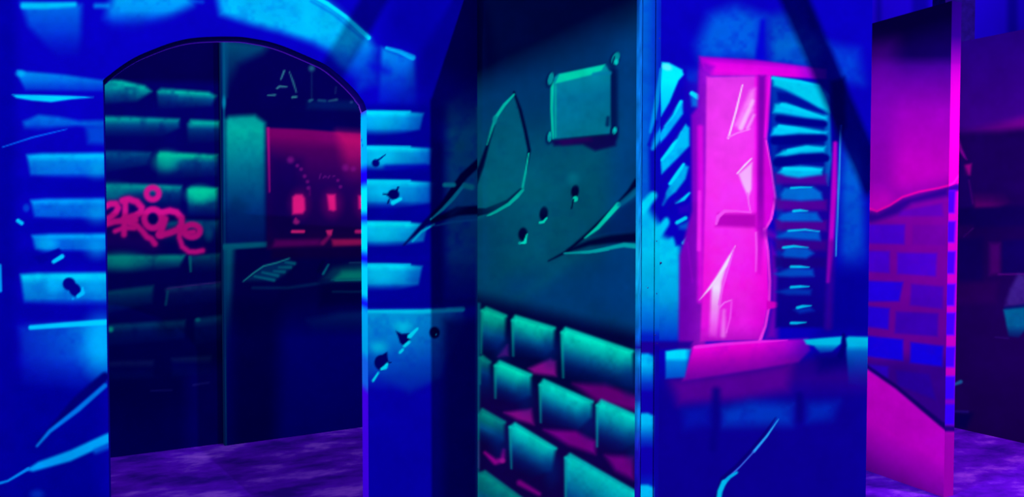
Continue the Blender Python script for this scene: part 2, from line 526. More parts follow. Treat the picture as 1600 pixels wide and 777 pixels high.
# back face and tops as boards behind the painted face
ev, ef = [], []
for (a0, a1, b0) in ((LEFT, uL, 0), (uR, XP, 0)):
    v_, f_ = slab_data(A, a0, a1, b0, TOP, T)
    f_ = [q for q in f_ if not (set(q) == {1, 2, 5, 6} and a1 == uL) and not (set(q) == {3, 0, 4, 7} and a0 == uR)]
    ef += [[i + len(ev) for i in q] for q in f_]; ev += v_
n0 = len(ev)
seg = np.linspace(uL, uR, 60)
for u in seg:
    p = A.o + A.u * u - A.n * T
    ev += [(p[0], p[1], float(arch_v(np.array(u)))), (p[0], p[1], TOP), (p[0], YA, TOP)]
for i in range(59):
    a_, b_ = n0 + 3 * i, n0 + 3 * i + 3
    ef += [(a_, a_ + 1, b_ + 1, b_), (a_ + 1, a_ + 2, b_ + 2, b_ + 1)]
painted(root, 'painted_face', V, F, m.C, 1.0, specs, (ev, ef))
# the sawn edge of the doorway, its thickness painted over at the jambs
RV = Plane((uR, 0), (0, 1)); RV.n = np.array([-1.0, 0, 0])
us = np.linspace(YA, YA + T, 8)
gv = ruled(RV, us, 0.0, float(ap[-1, 1]), 400, float(ap[-1, 1]), .3)
vy = CY - 0 * gv[0][:, 2]
# height on the jamb expressed as the row of the course beside it
yy = np.array([project(np.array([[uR, YA, z]]))[1][0] for z in gv[0][:, 2]])
jm = Mural(gv[0][:, 1] * 1000, yy, (0, 130, 250), 5)
e0 = YA * 1000
for a_, b_, c_ in ((150, 176, (90, 0, 255)), (176, 262, (0, 150, 255)), (262, 290, (20, 0, 240)), (290, 336, (0, 200, 255)), (336, 348, (16, 0, 236)),
                   (348, 398, (0, 196, 255)), (398, 414, (16, 0, 236)), (414, 470, (0, 186, 255)), (470, 484, (16, 0, 230)), (484, 560, (0, 150, 250)),
                   (560, 610, (20, 90, 250)), (610, 2000, (66, 0, 236))):
    jm.fill([(e0 - 50, a_), (e0 + 300, a_), (e0 + 300, b_), (e0 - 50, b_)], c_, 10)
jm.line([(e0 + 60, 232), (e0 + 95, 210)], 3, (0, 40, 200), 2)
painted(root, 'door_jamb', gv[0], gv[1], jm.C, .75)
sv, sf = [], []
seg = np.linspace(uL, uR, 90)
for u in seg:
    z = float(arch_v(np.array(u)))
    sv += [(u, YA, z), (u, YA + T - .022, z), (u, YA + T, z)]
for i in range(89):
    for k in range(2): sf.append((3 * i + k, 3 * i + k + 1, 3 * i + 4 + k, 3 * i + 3 + k))
zl = float(ap[0, 1]); n0 = len(sv)
sv += [(uL, YA, 0), (uL, YA, zl), (uL, YA + T, zl), (uL, YA + T, 0)]
sf.append((n0, n0 + 1, n0 + 2, n0 + 3))
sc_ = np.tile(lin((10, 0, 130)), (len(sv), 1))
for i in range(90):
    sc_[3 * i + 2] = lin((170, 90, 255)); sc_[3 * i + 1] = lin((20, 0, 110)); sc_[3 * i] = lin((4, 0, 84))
mesh_obj('arch_edge', sv, sf, PAINT, root, sc_)

# ================================================================== corner block, teal side
us = np.concatenate([grid_cols(P, 746, 993, STEP)]); us[0] = YA; us[-1] = YS
V, F = ruled(P, us, 0.0, TOP, 640, P.uv(993, -8)[1] if P.uv(993, -8)[1] < TOP else TOP, P.uv(748, 790)[1])
V, F = ruled(P, us, 0.0, TOP, 640, 2.32, P.uv(748, 790)[1])
X, Y = project(V)
m = Mural(X, Y, (0, 52, 96), 21)
m.fill([(740, -200), (1000, -400), (1000, 200), (740, 240)], [(0, (0, 34, 92), 1), (.8, (0, 40, 92), .9), (1, (0, 46, 92), 0)], 30)
m.fill([(760, 230), (960, 200), (975, 330), (880, 440), (770, 440)], (0, 76, 100), 60, a=.9, mott=.3)
m.fill([(960, 60), (1000, 40), (1000, 520), (950, 480)], (0, 58, 124), 26, a=.7, mott=.2)
m.fill([(800, 440), (960, 400), (1000, 520), (800, 470)], (0, 52, 112), 26, a=.6, mott=.3)
DK = (0, 4, 50)
# split flake of plaster on the left
LEAF = [(803, 148), (812, 172), (820, 205), (826, 235), (821, 268), (815, 297), (795, 318), (765, 335), (746, 343), (746, 280), (756, 245), (765, 215), (775, 183)]
m.fill(LEAF, (0, 82, 106), 5, a=.75, mott=.4)
m.line([(803, 144), (813, 172), (821, 205), (827, 235), (822, 266)], [3, 5, 5, 5, 3], DK, 1.8)
m.line([(772, 196), (764, 220), (752, 260), (738, 292)], [2, 4, 8, 12], DK, 2.5)
m.line([(803, 148), (788, 164), (775, 183)], [3, 5, 5], (0, 160, 146), 1.6)
m.line([(775, 183), (769, 200), (761, 226)], [5, 4, 2], (0, 140, 136), 1.8)
m.blob((773, 187), 3.5, 6, (0, 120, 130), .5, .8)
m.line([(826, 240), (821, 270), (816, 296)], [2, 3, 4], (0, 176, 156), 1.3)
m.line([(816, 297), (808, 307), (795, 318), (775, 331), (762, 337)], [5, 6, 6, 4, 2], (0, 178, 158), 1.6)
m.line([(814, 296), (793, 315), (760, 330), (744, 332)], [4, 6, 9, 13], DK, 2, .9)
m.line([(816, 298), (795, 319), (766, 336)], [4, 5, 2], (0, 178, 158), 1.4)
m.blob((775, 300), 22, 32, (0, 96, 116), .9, .5)
# plate
PLATE = [(862, 124), (872, 116), (946, 101), (954, 114), (954, 210), (865, 219)]
m.line([(958, 112), (959, 212)], 13, (0, 12, 70), 5, .85)
m.fill([(857, 216), (925, 208), (966, 200), (962, 228), (930, 236), (910, 226), (866, 228)], (12, 0, 70), 4, a=.9)
m.fill([(866, 217), (922, 212), (925, 220), (880, 227)], (50, 0, 84), 5, a=.6)
m.fill(PLATE, [(0, (0, 128, 150), 1), (.4, (0, 98, 136), 1), (1, (0, 104, 132), 1)], 2.5, k=-.15, mott=.12)
m.fill([(867, 131), (874, 116), (945, 101), (940, 110), (924, 117)], (0, 190, 158), 2.2, mott=.2)
m.line([(928, 116), (953, 114)], 5, (0, 110, 150), 3)
m.line([(863, 128), (862, 170), (864, 217)], [5, 4, 3], (0, 176, 152), 1.5)
m.line([(868, 134), (868, 214)], 3, (0, 150, 140), 1.6, .8)
m.line([(864, 219), (954, 210)], 3, (0, 10, 66), 2, .6)
m.line([(950, 184), (949, 195)], [5, 6], (0, 40, 90), 2.5)
for (c, rx, ry, an) in (((860.5, 123), 4, 10, 14), ((962, 91), 5.5, 10, 25), ((859, 214), 3.4, 8, 6), ((960.5, 204), 3.6, 6, 10)):
    m.blob((c[0] - 1.5, c[1] + 2), rx + 2, ry + 2, (0, 14, 70), .4, .8, an)
    m.blob(c, rx, ry, (0, 128, 140), .25, 1, an)
m.blob((963, 97), 3, 4.5, (0, 180, 176), .4, 1); m.line([(957, 100), (960, 89)], 2, (0, 20, 70), 1)
m.blob((859, 210), 2, 4, (0, 150, 150), .5); m.blob((960.5, 203), 2, 3.4, (0, 170, 170), .5)
# bullet holes
for (c, rx, ry) in (((817, 366), 7, 10), ((849.5, 334), 6.5, 11), ((898.5, 299), 6, 10)):
    m.blob(c, rx, ry, DK, .3, 1, 8)
m.line([(815, 380), (820, 379), (823.5, 366)], [3, 5, 2], (0, 200, 176), 1.1); m.blob((812, 380), 1.8, 2.6, (0, 150, 150), .4)
m.line([(844, 348), (849, 347), (854, 341)], [4, 4, 3], (0, 190, 166), 1.1)
m.blob((899, 311), 4, 4.6, (0, 196, 170), .3); m.line([(893, 326), (896, 312)], 2, DK, 1)
m.blob((895, 280), 9, 9, (0, 100, 122), .8, .7)
m.blob((835, 296), 30, 26, (0, 92, 112), .9, .4)
# forked crack on the right
CA = [(996, 284), (985, 300), (964, 322), (920, 364), (886, 393), (857, 408)]
CB = [(996, 371), (955, 374), (920, 380), (888, 392)]
m.fill([(996, 310), (970, 322), (925, 370), (996, 366)], (0, 20, 84), 8, a=.6)
m.line(CA, [12, 10, 7, 5, 4, 1.5], DK, 2.5)
m.line(CB, [15, 13, 9, 5], DK, 4)
m.line([(966, 320), (950, 338), (934, 356), (914, 372)], [8, 7, 6, 2], (0, 190, 164), 1.6)
m.line([(996, 297), (982, 309), (968, 320)], [10, 9, 7], (0, 96, 136), 3, .8)
m.line([(996, 385), (975, 383), (960, 386), (930, 393)], [8, 7, 6, 4], (0, 150, 160), 2)
m.line([(950, 389), (920, 394), (882, 396)], [5, 5, 2.5], (0, 150, 156), 1.6)
m.fill([(860, 420), (900, 400), (850, 450), (800, 470)], (0, 78, 100), 16, a=.5)
# joint over the brick base
BRK = [(740, 474), (1000, 538), (1000, 1400), (740, 1200)]
m.fill([(740, 462), (1000, 522), (1000, 1400), (740, 1200)], (2, 4, 58), 16)
m.fill([(740, 600), (1000, 650), (1000, 1400), (740, 1200)], (20, 0, 74), 30, a=.8)


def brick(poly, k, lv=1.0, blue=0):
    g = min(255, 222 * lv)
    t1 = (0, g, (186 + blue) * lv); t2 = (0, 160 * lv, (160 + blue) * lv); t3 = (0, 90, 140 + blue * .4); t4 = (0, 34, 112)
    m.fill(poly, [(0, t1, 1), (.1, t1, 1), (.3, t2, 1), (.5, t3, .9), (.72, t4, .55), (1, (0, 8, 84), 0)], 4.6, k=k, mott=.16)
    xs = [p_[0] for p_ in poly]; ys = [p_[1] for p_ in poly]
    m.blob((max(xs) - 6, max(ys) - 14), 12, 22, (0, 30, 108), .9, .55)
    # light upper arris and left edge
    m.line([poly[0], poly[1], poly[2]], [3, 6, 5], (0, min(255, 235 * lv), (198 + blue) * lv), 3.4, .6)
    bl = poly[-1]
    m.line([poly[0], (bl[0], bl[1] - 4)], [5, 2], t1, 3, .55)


PK = (136, 10, 128)
m.fill([(778, 558), (786, 546), (793, 539), (794, 556)], PK, 4, a=.8)
m.fill([(826, 576), (860, 561), (868, 565), (869, 588), (834, 584)], PK, 5)
m.fill([(896, 600), (945, 600), (1000, 622), (1000, 645), (930, 626)], (106, 0, 114), 8)
m.fill([(788, 645), (830, 639), (834, 664), (808, 656)], PK, 5)
m.fill([(850, 672), (900, 674), (930, 690), (930, 710), (888, 696)], (122, 0, 128), 6)
m.fill([(946, 712), (990, 714), (990, 750), (962, 736)], (114, 0, 124), 7)
m.line([(758, 708), (774, 722), (785, 719), (787, 704)], [4, 9, 8, 4], (156, 0, 134), 4)
m.line([(812, 755), (842, 772)], [9, 6], (126, 0, 124), 4)
m.blob((785, 720), 4, 4, (190, 20, 150), .6, .8)
m.line([(746, 690), (746, 730)], 5, (120, 0, 120), 3, .8)
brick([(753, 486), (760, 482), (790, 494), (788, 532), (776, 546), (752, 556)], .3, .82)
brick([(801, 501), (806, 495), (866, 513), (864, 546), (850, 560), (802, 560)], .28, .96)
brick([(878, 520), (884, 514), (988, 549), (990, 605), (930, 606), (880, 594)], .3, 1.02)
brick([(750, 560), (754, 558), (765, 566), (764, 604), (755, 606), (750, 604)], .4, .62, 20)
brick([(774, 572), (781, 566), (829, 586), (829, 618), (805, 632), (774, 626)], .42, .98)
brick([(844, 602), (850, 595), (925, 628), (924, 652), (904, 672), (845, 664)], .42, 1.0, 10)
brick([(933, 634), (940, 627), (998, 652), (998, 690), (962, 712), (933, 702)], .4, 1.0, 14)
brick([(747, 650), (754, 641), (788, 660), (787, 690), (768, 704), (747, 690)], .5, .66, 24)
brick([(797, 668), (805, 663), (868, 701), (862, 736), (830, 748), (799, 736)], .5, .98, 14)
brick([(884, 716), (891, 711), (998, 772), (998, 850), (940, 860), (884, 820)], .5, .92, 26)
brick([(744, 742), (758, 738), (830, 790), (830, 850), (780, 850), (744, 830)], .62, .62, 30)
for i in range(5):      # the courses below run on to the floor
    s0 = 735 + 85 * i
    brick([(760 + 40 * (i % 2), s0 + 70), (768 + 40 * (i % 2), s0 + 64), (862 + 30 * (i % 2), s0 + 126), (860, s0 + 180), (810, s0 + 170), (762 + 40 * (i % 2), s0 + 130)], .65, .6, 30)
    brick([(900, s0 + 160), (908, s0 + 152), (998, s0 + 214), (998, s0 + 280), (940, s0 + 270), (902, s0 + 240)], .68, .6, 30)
m.line([(748, 476), (747, 560), (746, 780)], [6, 6, 5], (0, 112, 140), 3, .6)
m.spray(.07)
block = thing('cracked_corner_panel', 'tall corner partition with teal cracked plaster side and magenta window side', 'wall panel', ((XP + XS) / 2, (YA + YS) / 2, 0))
specs = [('brick', 'brick_base', [BRK], None, 'teal and purple painted brick lower half'),
         ('flake', 'plaster_crack', [LEAF + [(738, 292), (760, 240)], ], None, 'leaf-shaped split flake of painted plaster'),
         ('crackr', 'plaster_crack', [ribbon(CA, 20), ribbon(CB, 26)], None, 'forked crack with bright teal lower edge'),
         ('plate', 'wall_plate', [[(858, 116), (946, 100), (960, 100), (962, 218), (860, 228)]], None, 'square teal plate held by four rivets')]
for c, rx, ry in (((860.5, 123), 5, 11), ((962, 92), 7, 12), ((859, 214), 5, 9), ((960.5, 204), 5, 8)):
    specs.append((f'r{c}', 'rivet', [circle(c, rx, ry)], 'plate', None))
for c in ((817, 369), (849, 338), (898, 302)):
    specs.append((f'h{c}', 'bullet_hole', [circle(c, 10, 16)], None, None))
LP = .8
painted(block, 'plaster_face', V, F, m.C, LP, specs)

# ================================================================== corner block, shutter side
us = np.concatenate([grid_cols(S, 994, 1358, STEP)]); us[0] = XP; us[-1] = XS
V, F = ruled(S, us, 0.0, TOP, 520, S.uv(1356, -8)[1], S.uv(1356, 790)[1])
X, Y = project(V)
m = Mural(X, Y, (8, 0, 178), 31)
m.fill([(980, 590), (1370, 560), (1370, 1500), (980, 1500)], (12, 0, 142), 40)
m.fill([(980, 20), (1022, 16), (1020, 330), (980, 330)], (0, 104, 202), 12, a=.9, mott=.15)
# clouds of spray above the window
m.fill([(1090, 70), (1110, 24), (1150, 10), (1190, 26), (1186, 92), (1096, 92)], (0, 104, 216), 18, a=.9, mott=.35)
m.fill([(1198, 24), (1240, 16), (1290, 70), (1280, 108), (1205, 102)], [(0, (0, 70, 180), .7), (.6, (0, 104, 196), .95), (1, (0, 84, 190), .8)], 14, mott=.4)
m.line([(1192, 34), (1190, 62), (1187, 96)], [6, 10, 16], (4, 0, 196), 5, .9)
m.blob((1245, 84), 10, 9, (0, 60, 180), .7, .6)
m.line([(1258, -5), (1272, 40)], 12, (6, 0, 150), 8, .6)
m.fill([(1296, 70), (1340, 78), (1348, 130), (1310, 126)], (0, 78, 206), 16, a=.8, mott=.3)
m.fill([(1060, 110), (1092, 110), (1092, 150), (1060, 150)], (0, 60, 204), 14, a=.7)
m.fill([(1316, 200), (1346, 200), (1352, 430), (1312, 440)], [(0, (0, 60, 190), .3), (.25, (0, 104, 208), .95), (.8, (0, 90, 200), .8), (1, (0, 30, 170), .1)], 12, mott=.25)
m.fill([(1290, 420), (1370, 420), (1370, 526), (1280, 526)], (4, 0, 142), 22, a=.85)
# ragged cyan patch left of the window
m.fill([(980, 318), (1004, 322), (1030, 366), (1046, 374), (1062, 376), (1066, 470), (1064, 535), (980, 535)], [(0, (0, 190, 232), 1), (.35, (0, 214, 232), 1), (.7, (0, 176, 220), .95), (.9, (0, 100, 206), .9), (1, (0, 70, 200), .7)], 8, mott=.12)
m.fill([(980, 270), (1012, 262), (1012, 330), (980, 330)], (0, 180, 226), 10, a=.8)
m.fill([(1014, 230), (1033, 228), (1034, 352), (1020, 345)], (8, 0, 176), 5, a=.85)
m.line([(1004, 326), (1020, 306)], [16, 13], (0, 224, 240), 4)
m.line([(1028, 364), (1042, 346)], [16, 12], (0, 210, 238), 4)
m.line([(1040, 388), (1052, 378)], [16, 14], (0, 200, 232), 5)
# left shutter, broken and leaning
LS = [(1034, 94), (1070, 108), (1078, 190), (1080, 385), (1058, 386), (1036, 300), (1012, 238), (1024, 170)]
m.fill([(1030, 94), (1072, 108), (1080, 200), (1080, 384), (1056, 384), (1032, 290), (1012, 236)], (10, 0, 180), 4)
m.fill([(1034, 97), (1045, 98), (1066, 109), (1068, 117), (1060, 126), (1046, 160), (1033, 182), (1031, 140)], [(0, (0, 240, 246), 1), (.35, (0, 248, 255), 1), (1, (0, 214, 246), .9)], 2.4)
m.blob((1042, 105), 8, 5, (110, 255, 250), .5, .8, 20)
m.line([(1031, 122), (1026, 160), (1019, 204)], [3, 7, 5], (0, 150, 222), 2, .9)
m.fill([(1040, 194), (1062, 158), (1067, 158), (1067, 178), (1042, 212), (1020, 236), (1022, 222)], (0, 186, 238), 3, mott=.15)
m.line([(1038, 197), (1052, 178), (1064, 159)], [3, 6, 5], (0, 232, 252), 1.8)
m.line([(1020, 200), (1030, 178)], [4, 4], (0, 150, 220), 2, .8)
m.fill([(1032, 252), (1046, 231), (1062, 206), (1071, 194), (1077, 200), (1077, 228), (1060, 246), (1034, 272)], (0, 196, 236), 3, mott=.18)
m.line([(1034, 250), (1049, 232), (1064, 206)], [4, 6, 3], (0, 236, 252), 1.8)
m.fill([(1041, 302), (1050, 281), (1067, 256), (1076, 261), (1071, 280), (1056, 300), (1042, 310)], (0, 180, 228), 3, mott=.15)
m.line([(1047, 287), (1058, 272), (1068, 257)], [5, 6, 4], (0, 232, 248), 1.8)
m.line([(1036, 320), (1046, 300)], [3, 8], (0, 140, 216), 3, .7)
m.line([(1056, 316), (1068, 311), (1077, 302)], [5, 6, 3], (0, 212, 238), 1.8)
m.line([(1058, 348), (1071, 341)], [6, 6], (0, 214, 238), 1.6)
m.fill([(1060, 352), (1076, 346), (1078, 360), (1062, 358)], (0, 110, 205), 5, a=.8)
m.line([(1068, 380), (1077, 370)], [6, 7], (0, 212, 238), 1.8)
m.fill([(1060, 324), (1078, 318), (1078, 332), (1062, 334)], (40, 0, 190), 5, a=.8)
for pts in ([(1022, 216), (1048, 178), (1066, 140)], [(1032, 236), (1056, 214), (1070, 188)], [(1034, 286), (1058, 258), (1076, 238)], [(1044, 326), (1060, 310), (1076, 292)]):
    m.line(pts, [3, 7, 4], (14, 0, 172), 2.5, .85)
m.fill([(1068, 124), (1096, 132), (1092, 180), (1080, 190), (1070, 170)], (24, 0, 176), 6, a=.85)
m.fill([(1079, 150), (1093, 150), (1092, 168), (1081, 166)], (0, 120, 214), 4, a=.9)
m.line([(1081, 146), (1091, 152)], [7, 8], (0, 236, 252), 1.8)
# window
FR = [(1093, 88), (1180, 93), (1292, 106), (1292, 124), (1210, 122), (1206, 220), (1216, 310), (1200, 365), (1206, 480), (1192, 536), (1062, 546), (1066, 400), (1082, 330), (1080, 172), (1092, 160)]
m.fill([(1092, 88), (1108, 100), (1106, 300), (1102, 548), (1060, 548), (1062, 400), (1081, 330), (1080, 180), (1090, 168)], [(0, (110, 0, 182), 1), (.4, (126, 0, 186), 1), (1, (112, 0, 166), 1)], 4)
m.fill([(1093, 88), (1180, 93), (1246, 102), (1292, 107), (1292, 124), (1200, 119), (1110, 119), (1100, 108)], [(0, (140, 0, 186), 1), (.35, (226, 0, 214), 1), (.7, (236, 0, 214), 1), (1, (190, 0, 196), 1)], 3, hz=[(0, 1), (.75, .95), (1, .35)], k=.07)
m.fill([(1098, 96), (1116, 104), (1106, 130), (1096, 130)], (120, 0, 190), 6, a=.8)
m.line([(1094, 200), (1095, 300), (1094, 470)], [9, 10, 9], (216, 0, 212), 4, .95)
m.line([(1093, 300), (1092, 390)], [5, 6], (255, 40, 232), 2.5, .8)
m.line([(1074, 380), (1082, 440)], 3, (150, 0, 196), 2, .5)
PANE = [(1104, 120), (1180, 118), (1182, 300), (1183, 528), (1094, 534), (1098, 440), (1102, 300)]
m.fill([(1104, 120), (1206, 118), (1198, 220), (1212, 310), (1198, 358), (1202, 470), (1190, 532), (1094, 534), (1098, 440), (1102, 300)],
       [(0, (212, 44, 214), 1), (.25, (232, 50, 220), 1), (.5, (255, 36, 226), 1), (.75, (255, 8, 214), 1), (.93, (226, 0, 204), 1), (1, (170, 0, 180), 1)], 3, mott=0)
m.fill(PANE, (255, 70, 236), 30, a=.45, mott=.5)
# mullion and torn curtain
m.fill([(1180, 118), (1204, 118), (1200, 200), (1196, 216), (1206, 262), (1214, 312), (1202, 350), (1194, 360), (1182, 360)], (214, 0, 206), 3, a=.9)
m.fill([(1185, 118), (1196, 118), (1193, 260), (1194, 356), (1190, 430), (1182, 430), (1184, 300)], [(0, (124, 0, 170), 1), (.6, (140, 0, 168), 1), (1, (190, 0, 190), .3)], 4)
m.line([(1180, 124), (1180, 360)], 3, (244, 20, 226), 1.6, .8)
m.line([(1203, 120), (1198, 170), (1195, 214)], [4, 3, 2], (240, 10, 220), 1.5)
CUR = [(1197, 220), (1205, 262), (1212, 308), (1205, 342), (1195, 360)]
CU2 = [(1194, 358), (1200, 392), (1203, 440), (1202, 478), (1196, 510), (1186, 536)]
m.line(CUR, [2, 3, 4, 4, 3], (255, 60, 222), 1.4)
m.line(CU2, [4, 4, 4, 4, 4, 5], (255, 62, 224), 1.6)
m.fill([(1204, 380), (1216, 400), (1214, 530), (1196, 530), (1205, 480)], (150, 0, 170), 8, a=.7)
m.line([(1181, 364), (1182, 390), (1181, 424)], [3, 3, 2], (255, 90, 236), 1.5)
m.fill([(1198, 470), (1228, 475), (1228, 478), (1198, 484)], (214, 0, 186), 2)
m.line([(1196, 364), (1226, 374)], [14, 8], (130, 0, 170), 8, .7)
# broken glass
W1, W2 = (255, 150, 240), (255, 214, 250)
m.fill([(1180, 138), (1172, 142), (1148, 196), (1158, 204), (1178, 172)], W1, 5, a=.75, mott=.5)
m.line([(1160, 133), (1150, 174), (1138, 216)], [2, 3, 2.5], W2, 1.2); m.line([(1137, 215), (1152, 208), (1172, 202)], [3, 2.5, 2], (255, 120, 236), 1.2)
m.line([(1176, 158), (1158, 200)], [5, 7], W2, 3, .7); m.line([(1178, 180), (1168, 200)], [4, 5], W2, 3, .6)
m.fill([(1175, 254), (1154, 272), (1160, 288), (1169, 308), (1174, 296)], W2, 3, a=.8)
m.line([(1174, 248), (1164, 258), (1152, 271)], [2, 3, 2], W2, 1.1); m.line([(1168, 302), (1170, 318), (1173, 332)], [3, 2.5, 2], (255, 110, 236), 1.2)
m.fill([(1122, 334), (1182, 334), (1182, 356), (1118, 354)], (178, 0, 176), 5, a=.9)
m.line([(1173, 332), (1150, 330), (1132, 330), (1122, 339), (1119, 350)], [3, 3, 5, 6, 4], (255, 84, 236), 1.3)
G3 = [(1149, 384), (1140, 398), (1128, 420), (1108, 448), (1094, 468), (1112, 452), (1110, 524), (1120, 526), (1124, 480), (1132, 440), (1142, 408)]
m.fill([(1140, 400), (1112, 446), (1108, 526), (1120, 528), (1128, 440)], [(0, W2, .9), (.4, (255, 236, 252), 1), (.75, W1, .8), (1, W1, .2)], 4)
m.fill([(1149, 384), (1120, 432), (1093, 469), (1110, 452), (1136, 416)], (255, 236, 252), 2)
m.line([(1147, 388), (1140, 412), (1130, 446), (1123, 476)], [2, 3, 3, 3], (255, 96, 240), 1.2); m.line([(1124, 481), (1132, 473), (1143, 469)], [3, 2.5, 2], (255, 110, 240), 1.1)
m.line([(1143, 472), (1141, 496), (1135, 520)], [2.5, 3, 2], (255, 80, 236), 1.2)
m.line([(1131, 486), (1130, 524)], [5, 8], W1, 4, .7)
# right shutter
RS = [(1206, 120), (1282, 131), (1296, 150), (1299, 260), (1296, 400), (1288, 512), (1212, 512), (1216, 400), (1214, 310), (1205, 240)]
m.fill(RS, [(0, (0, 50, 168), 1), (.3, (0, 10, 140), 1), (.55, (24, 0, 148), 1), (1, (8, 0, 128), 1)], 4)
m.fill([(1206, 120), (1216, 122), (1214, 250), (1224, 300), (1222, 420), (1214, 420), (1212, 310), (1204, 240)], (0, 60, 176), 5, a=.6)
m.fill([(1288, 138), (1297, 150), (1299, 250), (1294, 290), (1288, 280)], (0, 130, 204), 3, a=.9, hz=[(0, .5), (1, 1)])
for yy_, c_ in ((280, (84, 0, 150)), (320, (90, 0, 146)), (352, (84, 0, 140)), (383, (60, 0, 132)), (410, (24, 0, 120))):
    m.fill([(1210, yy_ - 9), (1292, yy_ - 7), (1292, yy_ + 9), (1212, yy_ + 8)], c_, 5, a=.85)
SL = [([(1207, 121), (1240, 125), (1281, 132), (1294, 148), (1297, 176), (1278, 168), (1250, 152), (1228, 141), (1209, 134)], (0, 206, 224), 1),
      ([(1208, 176), (1211, 163), (1228, 160), (1252, 170), (1293, 182), (1292, 188), (1258, 184), (1225, 178)], (0, 206, 232), 1),
      ([(1205, 211), (1209, 200), (1217, 195), (1250, 198), (1293, 206), (1290, 210), (1248, 209), (1220, 212)], (0, 206, 234), 1),
      ([(1213, 243), (1224, 235), (1258, 227), (1290, 229), (1288, 238), (1252, 240), (1228, 244)], (0, 202, 230), 1),
      ([(1216, 270), (1222, 262), (1250, 259), (1286, 262), (1284, 273), (1248, 278), (1228, 275)], (0, 192, 226), 1),
      ([(1220, 304), (1226, 294), (1270, 292), (1283, 301), (1285, 312), (1252, 314), (1222, 312)], (0, 118, 206), .95),
      ([(1216, 342), (1222, 334), (1240, 330), (1276, 332), (1284, 346), (1250, 346), (1222, 346)], (0, 104, 202), .95),
      ([(1214, 370), (1230, 360), (1280, 362), (1282, 376), (1250, 374), (1222, 372)], (0, 98, 198), .95),
      ([(1222, 398), (1228, 386), (1262, 388), (1272, 396), (1260, 404), (1226, 402)], (0, 92, 196), .95),
      ([(1210, 428), (1234, 419), (1270, 421), (1272, 432), (1240, 433), (1218, 432)], (0, 84, 190), .9),
      ([(1212, 456), (1236, 450), (1268, 453), (1266, 461), (1230, 461)], (0, 62, 176), .85),
      ([(1240, 484), (1266, 480), (1272, 486), (1250, 490)], (0, 60, 180), .8)]
for poly, c_, a_ in SL:
    m.fill(poly, c_, 4.2, a=a_, mott=.1)
for pts, w in (([(1208, 122), (1250, 128), (1280, 134)], 5), ([(1222, 164), (1245, 170), (1288, 184)], 6), ([(1218, 198), (1245, 202), (1280, 207)], 6), ([(1232, 236), (1262, 231), (1286, 233)], 6), ([(1226, 264), (1268, 265), (1284, 266)], 6),
               ([(1236, 294), (1250, 293), (1268, 293)], 3), ([(1240, 330), (1250, 329), (1262, 330)], 4), ([(1232, 361), (1258, 359), (1280, 362)], 3), ([(1224, 387), (1240, 385), (1262, 387)], 4),
               ([(1236, 417), (1250, 417), (1264, 418)], 4), ([(1236, 449), (1250, 448), (1264, 448)], 4), ([(1246, 481), (1254, 479), (1267, 478)], 4.5), ([(1236, 505), (1245, 505), (1259, 504)], 4)):
    m.line(pts, [w, w, 1.5], (0, 218, 238), 1.6, .95)
m.fill([(1214, 144), (1230, 146), (1262, 160), (1292, 178), (1250, 166), (1216, 156)], (0, 10, 140), 3, a=.9)
m.line([(1216, 186), (1245, 190), (1288, 194)], [10, 11, 9], (0, 0, 130), 3)
m.line([(1210, 220), (1245, 219), (1288, 216)], [13, 14, 10], (0, 0, 128), 3)
m.line([(1214, 254), (1250, 249), (1290, 247)], [13, 13, 12], (0, 0, 128), 3)
m.fill([(1298, 128), (1320, 120), (1322, 198), (1302, 236)], (0, 0, 118), 6, a=.85)
# right reveal of the window
m.line([(1305, 224), (1303, 300), (1298, 390), (1294, 440)], [6, 9, 8, 5], (196, 0, 190), 3, .95)
m.line([(1300, 380), (1294, 510)], [10, 12], (70, 0, 140), 6, .6)
m.line([(1314, 196), (1311, 280), (1306, 400)], [2, 3, 2], (40, 150, 224), 1.2)
# sill
SILL = [(1082, 544), (1092, 540), (1180, 534), (1262, 529), (1266, 548), (1248, 566), (1180, 578), (1066, 596)]
m.fill([(1040, 596), (1100, 588), (1260, 560), (1358, 548), (1370, 620), (1200, 626), (1040, 636)], [(0, (24, 0, 130), .9), (.5, (40, 0, 134), .9), (1, (30, 0, 150), 0)], 12)
m.fill([(1050, 596), (1180, 578), (1240, 566), (1230, 610), (1160, 624), (1060, 632)], (94, 0, 146), 14, a=.85)
m.fill([(1276, 556), (1336, 548), (1330, 572), (1280, 580)], (0, 0, 112), 14, a=.8)
m.fill(SILL, [(0, (255, 0, 214), 1), (.14, (240, 0, 206), 1), (.5, (178, 0, 178), 1), (1, (120, 0, 156), .9)], 3.5, k=-.08, hz=[(0, 1), (.55, 1), (.8, .8), (1, .35)], mott=.1)
m.line([(1086, 543), (1130, 538), (1190, 534), (1230, 532)], [5, 5, 4, 1], (255, 40, 226), 1.8)
m.fill([(1040, 549), (1060, 545), (1080, 545), (1070, 590), (1040, 592)], [(0, (0, 238, 252), 1), (.3, (0, 232, 250), 1), (.45, (0, 140, 216), 1), (1, (0, 96, 204), .85)], 3, hz=[(0, 1), (.75, 1), (1, .4)])
m.fill([(1256, 531), (1290, 528), (1316, 526), (1314, 537), (1300, 550), (1282, 552), (1272, 541), (1260, 538)], [(0, (0, 206, 230), 1), (.45, (0, 206, 226), 1), (1, (0, 90, 176), .5)], 2.6)
m.fill([(1321, 529), (1326, 526), (1362, 527), (1362, 606), (1326, 600)], [(0, (0, 206, 226), 1), (.18, (0, 190, 220), 1), (.3, (0, 110, 192), .9), (1, (0, 40, 160), .1)], 3)
m.line([(1318, 524), (1319, 540), (1314, 556)], [5, 8, 10], (0, 0, 112), 3)
m.fill([(980, 534), (1082, 534), (1078, 545), (980, 549)], (26, 0, 142), 4, a=.9)
